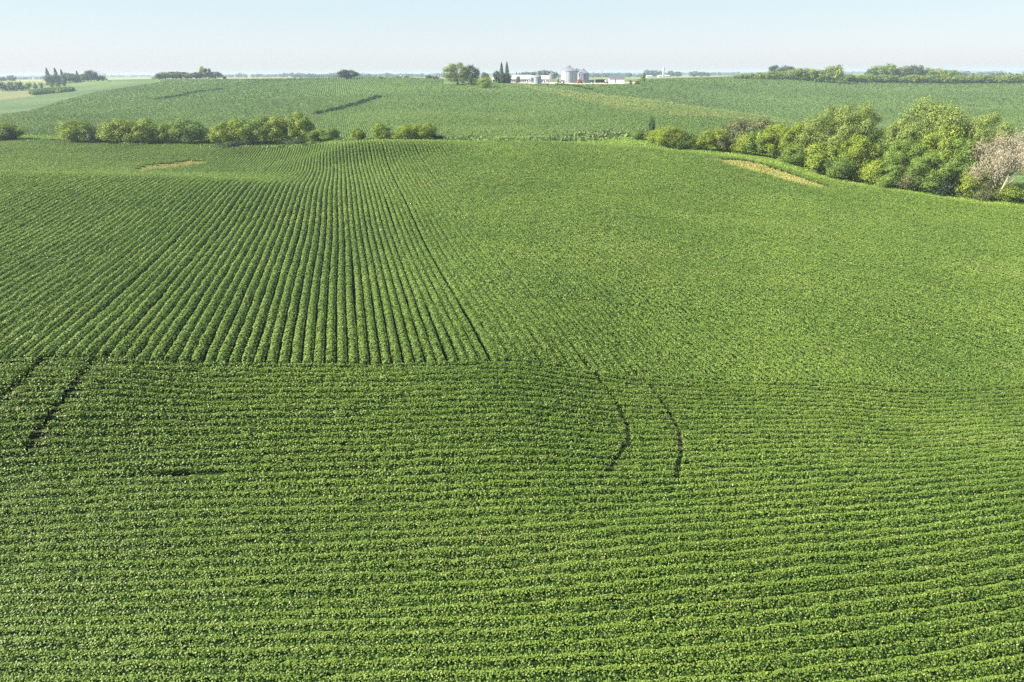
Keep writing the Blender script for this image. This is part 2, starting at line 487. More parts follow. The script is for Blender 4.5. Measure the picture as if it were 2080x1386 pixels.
def build_soy():
    parts = []
    parts.append(leaves_for('head', 13, 30, 260, .085, 0))
    parts.append(leaves_for('head', 30, 90, 180, .102, 0))
    parts.append(leaves_for('main', 30, 62, 165, .102, 0))
    parts.append(leaves_for('main', 62, 90, 100, .13, 0))
    parts.append(leaves_for('main', 90, 130, 82, .148, 0))
    parts.append(leaves_for('main', 130, 236, 56, .182, 0))
    c = np.concatenate([p[0] for p in parts]); n = np.concatenate([p[1] for p in parts])
    sz = np.concatenate([p[2] for p in parts]); tn = np.concatenate([p[3] for p in parts])
    v, f = leaf_cards(c, n, sz, .7, fold=.08)
    # inner ridges of stems and leaves, one per row, gap shade put into their colour
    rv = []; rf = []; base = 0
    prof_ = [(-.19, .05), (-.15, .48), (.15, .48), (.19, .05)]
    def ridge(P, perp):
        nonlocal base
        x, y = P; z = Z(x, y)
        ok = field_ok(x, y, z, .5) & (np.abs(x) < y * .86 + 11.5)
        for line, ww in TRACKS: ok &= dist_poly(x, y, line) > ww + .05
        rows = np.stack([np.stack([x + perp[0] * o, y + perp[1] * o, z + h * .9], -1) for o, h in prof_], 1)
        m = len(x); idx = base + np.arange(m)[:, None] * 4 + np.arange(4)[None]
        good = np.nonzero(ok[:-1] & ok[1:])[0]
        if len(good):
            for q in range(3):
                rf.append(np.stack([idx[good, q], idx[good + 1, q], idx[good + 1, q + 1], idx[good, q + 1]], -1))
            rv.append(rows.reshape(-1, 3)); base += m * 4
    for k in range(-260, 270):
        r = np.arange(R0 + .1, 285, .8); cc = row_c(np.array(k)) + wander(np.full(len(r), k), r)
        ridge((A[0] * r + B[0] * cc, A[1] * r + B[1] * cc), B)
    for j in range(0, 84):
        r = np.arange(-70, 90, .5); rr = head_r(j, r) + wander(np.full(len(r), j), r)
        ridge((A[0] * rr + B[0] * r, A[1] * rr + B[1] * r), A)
    rv = np.concatenate(rv); rf = np.concatenate(rf)
    fv = np.concatenate([v, rv]); ff = np.concatenate([f, rf + len(v)])
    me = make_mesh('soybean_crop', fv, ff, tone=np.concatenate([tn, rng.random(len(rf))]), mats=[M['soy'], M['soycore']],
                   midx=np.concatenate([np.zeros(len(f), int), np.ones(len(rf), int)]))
    link('soybean_crop', me, kind='stuff', label='rows of dense green soybean plants covering the whole near field', cat='crop')
    print('soy faces', len(ff))

# ------------------------------------------------------------------ ground
GREEN_C = (.085, .155, .040)
def build_ground():
    ty = np.concatenate([[-15], np.exp(np.linspace(math.log(6.), math.log(12520.), 820)) - 20 + 14])
    ty = np.unique(np.clip(ty, -15, 12500)); ty = ty[ty >= -15]
    sx = np.linspace(-1.28, 1.28, 620)
    Yg, Sg = np.meshgrid(ty, sx, indexing='ij')
    Xg = Sg * (Yg + 55); Zg = Z(Xg, Yg)
    # small undulation of the far plains
    Zg += np.where(Yg > 1400, (vnoise(Xg / 700, Yg / 500, 5) - .5) * np.clip((Yg - 1400) / 3000, 0, 1) * 7, 0)
    ny, nx = Xg.shape
    v = np.stack([Xg, Yg, Zg], -1).reshape(-1, 3)
    i = np.arange(ny * nx).reshape(ny, nx)
    f = np.stack([i[:-1, :-1], i[:-1, 1:], i[1:, 1:], i[1:, :-1]], -1).reshape(-1, 4)
    x, y, z = v[:, 0], v[:, 1], v[:, 2]
    px, py = project(x, y, z)
    s = x / np.maximum(y, 30)
    col = np.empty((len(v), 3)); col[:] = (.036, .038, .020)          # soil below the beans, shadow between rows painted into its colour
    ey = edge_y(s)
    def put(m, c): col[m] = c
    put(y > ey - .3, (.20, .31, .055))                                   # grass verge and creek bank
    put(y > ey + 22, (.090, .150, .042))                                 # ground under the corn, close to the corn's own green
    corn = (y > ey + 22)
    put(hay_mask(x, y, px, py), (.30, .27, .09))
    far = y > 300
    # pale fields to the left of the corn hill
    put(far & inpoly(px, py, [(-400, 236), (0, 234), (60, 226), (130, 205), (200, 187), (260, 178), (330, 168), (300, 160), (-400, 160)]), (.078, .118, .042))
    put(far & inpoly(px, py, [(-400, 186), (60, 185), (90, 189), (70, 196), (0, 203), (-400, 215)]), (.16, .165, .065))
    put(far & inpoly(px, py, [(-400, 173), (0, 172), (230, 164), (280, 167), (180, 175), (0, 178), (-400, 186)]), (.10, .14, .045))
    # crest of the corn hill, its sunlit yellow painted into the ground
    put(far & inpoly(px, py, [(1060, 172), (1160, 184), (1300, 199), (1450, 220), (1600, 241), (1600, 250), (1450, 234), (1340, 228), (1250, 216), (1180, 200), (1080, 180)]), (.135, .185, .048))
    put(far & (y < 700) & inpoly(px, py, [(1030, 167.2), (1290, 167), (1290, 170.5), (1200, 171.5), (1030, 170)]), (.42, .38, .28))
    # patchwork of distant fields
    cell = vnoise(np.floor(x / 420) * 3.7, np.floor((y + 60 * np.sin(x / 600)) / 380) * 2.9, 9)
    pal = np.array([(.12, .175, .06), (.17, .215, .08), (.26, .25, .11), (.10, .16, .055)])
    far2 = y > 950
    col[far2] = pal[np.clip((cell[far2] * 4).astype(int), 0, 3)]
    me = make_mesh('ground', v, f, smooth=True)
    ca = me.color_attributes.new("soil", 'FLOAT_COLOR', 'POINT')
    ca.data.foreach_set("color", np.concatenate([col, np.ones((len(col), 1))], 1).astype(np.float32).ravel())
    m, t, p, out = nodes('field_ground')
    a = t.nodes.new("ShaderNodeAttribute"); a.attribute_name = "soil"
    geo = t.nodes.new("ShaderNodeNewGeometry")
    def noise(scale, det=4):
        n = t.nodes.new("ShaderNodeTexNoise"); n.inputs["Scale"].default_value = scale; n.inputs["Detail"].default_value = det
        t.links.new(geo.outputs["Position"], n.inputs["Vector"]); return n
    n1, n2 = noise(.012), noise(.7, 5)
    mr = t.nodes.new("ShaderNodeMapRange"); mr.inputs[1].default_value = .3; mr.inputs[2].default_value = .7; mr.inputs[3].default_value = .82; mr.inputs[4].default_value = 1.22
    t.links.new(n1.outputs["Fac"], mr.inputs[0])
    mr2 = t.nodes.new("ShaderNodeMapRange"); mr2.inputs[1].default_value = .3; mr2.inputs[2].default_value = .7; mr2.inputs[3].default_value = .65; mr2.inputs[4].default_value = 1.4
    t.links.new(n2.outputs["Fac"], mr2.inputs[0])
    mu = t.nodes.new("ShaderNodeMath"); mu.operation = 'MULTIPLY'; t.links.new(mr.outputs[0], mu.inputs[0]); t.links.new(mr2.outputs[0], mu.inputs[1])
    vm = t.nodes.new("ShaderNodeVectorMath"); vm.operation = 'SCALE'
    t.links.new(a.outputs["Color"], vm.inputs[0]); t.links.new(mu.outputs[0], vm.inputs["Scale"])
    t.links.new(vm.outputs[0], p.inputs["Base Color"]); p.inputs["Roughness"].default_value = .9; p.inputs["Specular IOR Level"].default_value = .15
    me.materials.append(m)
    link('ground', me, kind='structure')

# ------------------------------------------------------------------ corn on the far hills and other cover
CREEK = 22
PALE = [(-400, 236), (0, 234), (60, 226), (130, 205), (200, 187), (260, 178), (330, 168), (300, 150), (-400, 150)]
DITCH = [[(640, 233), (690, 222), (730, 211), (752, 203), (768, 198)], [(315, 203), (360, 197), (400, 188), (452, 182)], [(1130, 171), (1180, 178), (1204, 184)]]
DITCH_W = [np.array([ground_hit(*p, lo=150) for p in L]) for L in DITCH]
def corn_ok(x, y, z):
    s = x / np.maximum(y, 30)
    px, py = project(x, y, z)
    ok = (y > edge_y(s) + CREEK) & (np.abs(x) < y * .83 + 10)
    ok &= ~((y > 300) & inpoly(px, py, PALE))
    ok &= ~(py < 172) | (px < 900) | (px > 1295)
    ok &= ~((py < 166) & (px < 900) & (y > 720))
    for L in DITCH_W: ok &= dist_poly(x, y, L) > .9
    return ok

def build_corn():
    parts = []
    for y0, y1, area, size in ((195, 260, .40, .62), (260, 340, .45, .70), (340, 460, .9, .9), (460, 640, 2.0, 1.25), (640, 900, 4.5, 1.8)):
        xm = y1 * .83
        n = int((y1 - y0) * 2 * xm / area)
        x = rng.uniform(-xm, xm, n); y = rng.uniform(y0, y1, n)
        c = x * B[0] + y * B[1]; r = x * A[0] + y * A[1]
        sp = .762 * max(1, round(size * 1.4)); c = np.round(c / sp) * sp + rng.normal(size=n) * .07 * size
        x = A[0] * r + B[0] * c; y = A[1] * r + B[1] * c
        z = Z(x, y); ok = corn_ok(x, y, z)
        x, y, z = x[ok], y[ok], z[ok]
        for _ in range(3):
            a = rng.uniform(0, 2 * math.pi, len(x)); up = rng.uniform(.8, 1.9, len(x))
            n3 = np.stack([np.cos(a) * .8, np.sin(a) * .8, up], -1)
            h = rng.uniform(.1, .55, len(x)) * size
            cc = np.stack([x + np.cos(a) * size * .22, y + np.sin(a) * size * .22, z + h], -1)
            parts.append((cc, unit(n3), size * rng.uniform(.6, 1.15, len(x)), rng.random(len(x))))
    c = np.concatenate([p[0] for p in parts]); n = np.concatenate([p[1] for p in parts])
    sz = np.concatenate([p[2] for p in parts]); tn = np.concatenate([p[3] for p in parts])
    qx, qy = project(c[:, 0], c[:, 1], c[:, 2])
    lit_crest = inpoly(qx, qy, [(1060, 172), (1160, 184), (1300, 199), (1450, 220), (1620, 243), (1620, 252), (1450, 236), (1340, 236), (1250, 220), (1180, 203), (1080, 180)])  # sunlit crest, painted as a lighter corn tone
    tn = np.clip(tn * .35 + .12 + .45 * vnoise(c[:, 0] / 45, c[:, 1] / 30, 31) - .12 + .45 * lit_crest, 0, 1)
    beyond = inpoly(qx, qy, [(1090, 172), (1160, 184), (1300, 199), (1450, 220), (1620, 243), (2300, 250), (2300, 150), (1300, 150)]) & (c[:, 1] > 400)  # shaded dip behind the crest, painted as a darker corn tone
    tn = np.where(beyond, tn * .45 + .02, tn)
    up = np.tile(np.array([[0., 0., 1.]]), (len(c), 1)) + rng.normal(size=(len(c), 3)) * .25
    v, f = leaf_cards(c, n, sz, .38, updir=up)
    me = make_mesh('corn_crop', v, f, M['corn'], tone=tn)
    link('corn_crop', me, kind='stuff', label='tall green corn covering the far hillsides', cat='crop')
    print('corn faces', len(f))

def blades(name, pts, size, mat, label, cat, aspect=.3, per=3, lean=.5):
    x, y, sz = pts
    z = Z(x, y)
    cs = []; ns = []; ss = []; ts = []
    for _ in range(per):
        a = rng.uniform(0, 2 * math.pi, len(x)); n3 = np.stack([np.cos(a), np.sin(a), rng.uniform(0, lean, len(x))], -1)
        q = sz * rng.uniform(.6, 1.2, len(x))
        cs.append(np.stack([x + rng.normal(size=len(x)) * sz * .3, y + rng.normal(size=len(x)) * sz * .3, z + q * rng.uniform(.2, .45, len(x))], -1))
        ns.append(unit(n3)); ss.append(q); ts.append(rng.random(len(x)))
    c = np.concatenate(cs); n = np.concatenate(ns)
    up = np.tile(np.array([[0., 0., 1.]]), (len(c), 1)) + rng.normal(size=(len(c), 3)) * .3
    v, f = leaf_cards(c, n, np.concatenate(ss), aspect, updir=up)
    me = make_mesh(name, v, f, mat, tone=np.concatenate(ts))
    return link(name, me, kind='stuff', label=label, cat=cat)

def build_cover():
    n = 90000
    s = rng.uniform(-.82, .82, n); e = edge_y(s); y = e + rng.uniform(.2, CREEK, n) ** 1.0
    x = s * y
    blades('verge_grass', (x, y, np.full(n, .55)), .5, M['grass'], 'bright green grass along the field edge and creek', 'grass', per=2, aspect=.35)
    # dry grass of the two waterways
    xs = []; ys = []
    for poly, ylim in ((HAY_R, (110, 200)), (HAY_L, (120, 200))):
        k = 40000
        px_ = rng.uniform(min(p[0] for p in poly), max(p[0] for p in poly), k)
        y = rng.uniform(*ylim, k); x = (px_ - CX) / (FPX * 1.03) * y
        zz = Z(x, y); a, b = project(x, y, zz); ok = hay_mask(x, y, a, b); xs.append(x[ok]); ys.append(y[ok])
    x = np.concatenate(xs); y = np.concatenate(ys)
    print('hay', len(x))
    blades('dry_grass', (x, y, np.full(len(x), .45)), .5, M['hay'], 'straw coloured dry grass in the strips of the bean field', 'grass', per=3, aspect=.3, lean=1.0)
    # weeds along the creek and the drainage ditches
    xs = []; ys = []; ss = []
    def band(pts, w, k, size):
        L = [ground_hit(*p, lo=150) for p in pts]
        for (x0, y0), (x1, y1) in zip(L[:-1], L[1:]):
            t = rng.random(k); xs.append(x0 + (x1 - x0) * t + rng.normal(size=k) * w); ys.append(y0 + (y1 - y0) * t + rng.normal(size=k) * w)
            ss.append(np.full(k, size * .62) * (.5 + vnoise(xs[-1] * .35, ys[-1] * .35, 4)))
    band([(925, 285), (1000, 287), (1060, 288), (1120, 287), (1200, 282)], 2.0, 2600, 1.6)
    band([(1180, 283), (1240, 278), (1262, 273), (1300, 275)], 1.6, 1800, 2.2)
    band([(-20, 290), (60, 288), (140, 290)], 2.0, 1500, 1.3)
    band([(215, 294), (300, 298), (450, 299), (640, 296)], 1.3, 2500, 1.4)
    band([(900, 288), (700, 288)], 1.8, 1800, 1.0)
    x = np.concatenate(xs); y = np.concatenate(ys); sz = np.concatenate(ss)
    blades('weeds', (x, y, sz), 1, M['weed'], 'dark green weeds along the creek and the drainage ditches', 'weeds', per=4, aspect=.6, lean=1.2)
    xs = []; ys = []; ss = []
    band(DITCH[0], .55, 2000, 1.8); band(DITCH[1], .5, 1600, 1.7); band(DITCH[2], .5, 800, 1.6)
    blades('ditch_weeds', (np.concatenate(xs), np.concatenate(ys), np.concatenate(ss)), 1, M['ditch'], 'dark tall weeds in narrow ditches running up the corn hill', 'weeds', per=4, aspect=.6, lean=1.2)
    # blocks of tall corn standing in the pale fields at the far left
    xs = []; ys = []
    for poly in ([(66, 191), (90, 187), (150, 184), (140, 187), (95, 191), (72, 193.5)], [(-40, 205), (0, 201), (60, 198), (77, 199), (50, 202), (0, 204)]):
        k = 400000
        a = rng.uniform(min(p[0] for p in poly), max(p[0] for p in poly), k); y = rng.uniform(380, 1100, k); x = (a - CX) / (FPX * 1.065) * y
        q, b = project(x, y, Z(x, y)); ok = inpoly(q, b, poly); xs.append(x[ok]); ys.append(y[ok])
    x = np.concatenate(xs)[:14000]; y = np.concatenate(ys)[:14000]
    print('strips', len(x))
    if len(x): blades('corn_strip', (x, y, np.full(len(x), 3.6)), 1, M['corn'], 'dark strips of tall corn standing in the pale field at the far left', 'crop', per=2, aspect=.4)

# ------------------------------------------------------------------ trees
def crown_blobs(kind, rs):
    """unit tree: height 1, half width .5"""
    b = []
    if kind in ('round', 'big', 'tall'):
        nb = {'round': 16, 'big': 34, 'tall': 13}[kind]
        rx, rz, cz = {'round': (.36, .34, .52), 'big': (.39, .38, .54), 'tall': (.34, .38, .52)}[kind]
        for i in range(nb):
            a = 2.39996 * i + rs.uniform(-.5, .5)
            u = -.85 + 1.83 * (i + .5) / nb + rs.uniform(-.08, .08); u = max(-.95, min(.98, u))
            q = math.sqrt(1 - u * u) * rs.uniform(.72, 1.08)
            if u < -.3: q = max(q, .8)
            rad = rs.uniform(.13, .20) if kind != 'big' else rs.uniform(.10, .155)
            b.append((rx * q * math.cos(a), rx * q * math.sin(a), cz + rz * u * rs.uniform(.85, 1.08), rad, rad * rs.uniform(.8, 1.05)))
        b.append((0, 0, cz, rx * .85, rz * .85)); b.append((0, 0, .25, rx * .95, .24))
    elif kind == 'bush':
        for i in range(12):
            a = rs.uniform(0, 2 * math.pi); r = rs.uniform(0, .34); h = rs.uniform(.22, .78) * (1 - r * .9)
            rad = rs.uniform(.12, .2); b.append((r * math.cos(a), r * math.sin(a), h, rad, rad * 1.25))
        b.append((0, 0, .35, .36, .33))
    return b

def leafy(kind, seed, n, leaf, hw):
    """crown mesh arrays for a unit-high tree; hw = width / height"""
    rs = random.Random(seed); g = np.random.default_rng(seed)
    bl = crown_blobs(kind, rs)
    wts = np.array([b[3] ** 2 for b in bl]); wts[-2:] *= .35; wts = wts / wts.sum()
    idx = g.choice(len(bl), n, p=wts); b = np.array(bl)[idx]
    d = unit(g.normal(size=(n, 3)))
    # sub-clumps: leaves gather on twigs, so the surface breaks into tufts
    rr = g.random(n) ** .33
    lump = 1 + .42 * (vnoise(d[:, 0] * 4 + b[:, 2] * 9, d[:, 2] * 4 + b[:, 0] * 9 + d[:, 1] * 2, seed % 97) - .5) * 2
    rr = np.maximum(rr, .55) * lump
    c = np.stack([(b[:, 0] + d[:, 0] * b[:, 3] * rr) * hw, (b[:, 1] + d[:, 1] * b[:, 3] * rr) * hw, b[:, 2] + d[:, 2] * b[:, 4] * rr], -1)
    ok = c[:, 2] > .01
    # open gaps here and there
    gap = vnoise(c[:, 0] * 9 / hw + 5, c[:, 2] * 9 + c[:, 1] * 7 / hw, seed % 53)
    ok &= (gap < .80)
    c = c[ok]; d = d[ok]
    c[:, :2] *= .5 / np.percentile(np.abs(c[:, :2]).max(1), 97.5)
    c[:, 2] = (c[:, 2] - .0) / np.percentile(c[:, 2], 99.7)
    nrm = unit(d * .8 + g.normal(size=c.shape) * .42 + np.array([0, 0, .25]))
    sz = leaf * g.uniform(.6, 1.35, len(c))
    tn = np.clip(.55 * g.random(len(c)) + .45 * vnoise(c[:, 0] * 14 / hw, c[:, 2] * 14 + c[:, 1] * 5, 3), 0, 1)
    return c, nrm, sz, tn

def tree_meshes(kind, seed, n, leaf, hw, bark):
    """(crown, trunk) meshes, height 1"""
    global rng
    rng = np.random.default_rng(seed)
    rs = random.Random(seed)
    if kind == 'spruce':
        g = rng; hgt = g.random(n) ** 1.5 * .93 + .05
        tier = np.floor(hgt * 15) / 15; frac = hgt * 15 - np.floor(hgt * 15)
        a = g.uniform(0, 2 * math.pi, n)
        R = .5 * hw * (1 - tier) ** .85 * (1.05 - .45 * frac) * (.75 + .5 * vnoise(a * 2.2, tier * 40, 8)) + .008
        r = R * g.random(n) ** .4
        c = np.stack([r * np.cos(a), r * np.sin(a), hgt + .01 - r * .18], -1)
        nrm = unit(np.stack([np.cos(a) * .7, np.sin(a) * .7, np.full(n, .6)], -1) + g.normal(size=(n, 3)) * .5)
        sz = leaf * g.uniform(.6, 1.2, n); tn = g.random(n)
    elif kind == 'snag':
        c, nrm, sz, tn = leafy('tall', seed, n, leaf, hw)
    else:
        c, nrm, sz, tn = leafy(kind, seed, n, leaf, hw)
    v, f = leaf_cards(c, nrm, sz, .72, fold=.05)
    crown = make_mesh('crown', v, f, M['green'], tone=tn)
    t = Boxes()
    if kind == 'spruce':
        t.tube([(0, 0, -.03), (0, 0, .5), (0, 0, .97)], [.022, .014, .003], 7)
    else:
        nst = 1 if kind in ('round', 'big', 'tall') else 4
        r0 = .035 if nst == 1 else .014
        for q in range(nst):
            a0 = rs.uniform(0, 6.28); l = 0 if nst == 1 else .12 * hw
            p0 = Vector((l * math.cos(a0), l * math.sin(a0), -.04)); p1 = p0 * 1.5 + Vector((rs.uniform(-.02, .02), rs.uniform(-.02, .02), .28)); p2 = p1 + Vector((rs.uniform(-.05, .05) * hw, rs.uniform(-.05, .05) * hw, .42))
            t.tube([p0, p1, p2], [r0, r0 * .75, r0 * .3], 7)
            for w in range(7 if nst == 1 else 3):
                s0 = p0.lerp(p1, rs.uniform(.6, 1)) if w % 2 else p1.lerp(p2, rs.uniform(.1, .7))
                a = rs.uniform(0, 6.28); e = s0 + Vector((math.cos(a) * .3 * hw, math.sin(a) * .3 * hw, rs.uniform(.12, .3)))
                t.tube([s0, s0.lerp(e, .5) + Vector((0, 0, -.015)), e], [r0 * .45, r0 * .3, r0 * .08], 5)
    trunk = t.mesh('trunk', bark, smooth=True)
    return crown, trunk

PROTO = {}
def proto(kind, variant, detail):
    key = (kind, variant, detail)
    if key not in PROTO:
        n, leaf = {'xl': (52000, .0165), 'l': (28000, .0235), 'm': (14000, .033), 's': (3600, .06), 'xs': (900, .10)}[detail]
        hw = 1.0
        if kind == 'spruce': leaf *= .75
        PROTO[key] = tree_meshes(kind, hash_(key), n, leaf, hw, M['bark'])
    return PROTO[key]
def hash_(k): return (sum(ord(c) * (i + 3) for i, c in enumerate(str(k))) * 7919) % 100003

def tree(name, px, base, top, w, Y, kind, mat, label, cat='tree', group=None, detail='m', variant=0, on_ground=True, rot=None):
    s, _ = ray(px, base)
    x = float(s) * Y
    zg = float(Z(x, Y))
    _, tt = ray(px, top)
    H = (CAMZ - float(tt) * Y) - zg
    if H < .8: H = .8
    W = w / pxm(Y, base)
    cm, tm = proto(kind, variant, detail)
    root = bpy.data.objects.new(name, None); COL.objects.link(root)
    root.empty_display_size = .5
    root.location = (x, Y, zg - .05)
    root.rotation_euler = (0, 0, rot if rot is not None else random.uniform(0, 6.28))
    if kind == 'spruce': W *= 1.3
    root.scale = (W * (1.0 if kind == 'spruce' else 1.1), W * (1.0 if kind == 'spruce' else 1.1), H * 1.02)
    root["label"] = label; root["category"] = cat
    if group: root["group"] = group
    c = bpy.data.objects.new('crown', cm); COL.objects.link(c); c.parent = root
    c.material_slots[0].link = 'OBJECT'; c.material_slots[0].material = M[mat]
    t = bpy.data.objects.new('trunk', tm); COL.objects.link(t); t.parent = root
    return root

ORD = ['first', 'second', 'third', 'fourth', 'fifth', 'sixth', 'seventh', 'eighth', 'ninth', 'tenth', 'eleventh', 'twelfth', 'thirteenth', 'fourteenth', 'fifteenth', 'sixteenth', 'seventeenth', 'eighteenth', 'nineteenth', 'twentieth']

# ------------------------------------------------------------------ build: setting and crops
build_ground()
build_soy()
build_corn()
build_cover()

# ------------------------------------------------------------------ trees of the left creek hedge
HG = 'trees of the creek hedge on the left'
left = [
 ('tree', 6, 289, 250, 62, 238, 'round', 'yellow', 'round sunlit yellow-green tree cut by the left edge of the photo, near the creek', 'm', 0),
 ('shrub', 24, 289, 264, 26, 237, 'bush', 'dark', 'dark round shrub right beside the leftmost creek tree', 's', 1),
 ('tree', 160, 293, 244, 56, 236, 'round', 'yellow', 'squarish yellow-green tree standing left of a dark round shrub in the creek hedge', 'm', 1),
 ('shrub', 202, 293, 272, 36, 235, 'bush', 'dark', 'low dark round shrub between the two leftmost clumps of the creek hedge', 's', 0),
 ('tree', 248, 296, 243, 60, 236, 'round', 'yellow', 'yellow-green tree at the left end of the long creek hedge clump', 'm', 2),
 ('tree', 292, 298, 244, 62, 235, 'round', 'yellow', 'broad yellow-topped tree with dark base, second in the long creek hedge clump', 'm', 3),
 ('tree', 326, 298, 257, 40, 235, 'bush', 'green', 'lower dark green tree between two broad yellow-topped trees of the hedge', 'm', 0),
 ('tree', 352, 298, 249, 36, 234, 'tall', 'yellow', 'slender pale yellow tree left of the dark one in the middle of the hedge', 'm', 0),
 ('tree', 389, 299, 244, 58, 234, 'round', 'green', 'rounded tree with a very dark shaded side in the middle of the hedge', 'm', 1),
 ('tree', 424, 298, 262, 34, 233, 'bush', 'green', 'short bushy tree in the dip of the hedge before its tall right half', 'm', 1),
 ('tree', 462, 299, 249, 52, 228, 'round', 'yellow', 'yellow-green tree at the left end of the tall right half of the hedge', 'm', 0),
 ('tree', 500, 300, 242, 54, 227, 'round', 'yellow', 'second tree from the left in the tall right half of the hedge', 'm', 1),
 ('tree', 540, 300, 238, 54, 226, 'round', 'green', 'dark-flanked tree in the centre of the tall right half of the hedge', 'm', 2),
 ('tree', 578, 299, 236, 52, 225, 'round', 'yellow', 'rounded yellow-topped tree left of the tallest hedge tree', 'm', 3),
 ('tree', 616, 298, 228, 40, 222, 'tall', 'yellow', 'tallest narrow yellow-green tree of the left hedge', 'm', 2),
 ('shrub', 645, 296, 263, 44, 214, 'bush', 'green', 'broad dark green shrub just right of the tallest hedge tree', 'm', 2),
 ('tree', 670, 294, 260, 34, 212, 'round', 'green', 'small round tree at the right end of the left hedge', 'm', 2),
 ('shrub', 692, 291, 280, 26, 206, 'bush', 'dark', 'low dark shrub trailing off the right end of the left hedge', 's', 2),
 ('shrub', 600, 300, 282, 44, 219, 'bush', 'dark', 'low dark undergrowth shrub at the foot of the tallest hedge tree', 's', 1),
 ('shrub', 480, 300, 284, 50, 223, 'bush', 'dark', 'low undergrowth shrub at the foot of the tall half of the hedge', 's', 0),
 ('tree', 728, 290, 261, 24, 190, 'round', 'yellow', 'small lone round tree behind the crest of the bean rows', 'm', 1),
 ('tree', 777, 289, 251, 30, 190, 'tall', 'yellow', 'lone upright oval tree with a pale foot behind the crest of the bean rows', 'm', 1),
 ('tree', 828, 290, 254, 40, 190, 'round', 'yellow', 'left tree of the close pair right of the lone upright tree', 'm', 2),
 ('tree', 864, 290, 251, 40, 190, 'round', 'yellow', 'right tree of the close pair, taller, next to a dark shrub', 'm', 3),
 ('shrub', 890, 290, 274, 26, 191, 'bush', 'dark', 'low dark shrub at the right foot of the close tree pair', 's', 1),
 ('sapling', 955, 291, 272, 14, 192, 'bush', 'yellow', 'small yellow sapling alone among the creek weeds', 's', 2),
 ('sapling', 1197, 286, 271, 14, 206, 'bush', 'yellow', 'tiny yellow-green sapling in the bright grass right of centre', 's', 0),
]
for nm, px, base, top, w, Y, kd, mt, lab, det, var in left:
    tree(nm, px, base, top, w * 1.15, Y, kd, mt, lab, cat=nm, detail=det, variant=var, group=HG if px < 700 else None)

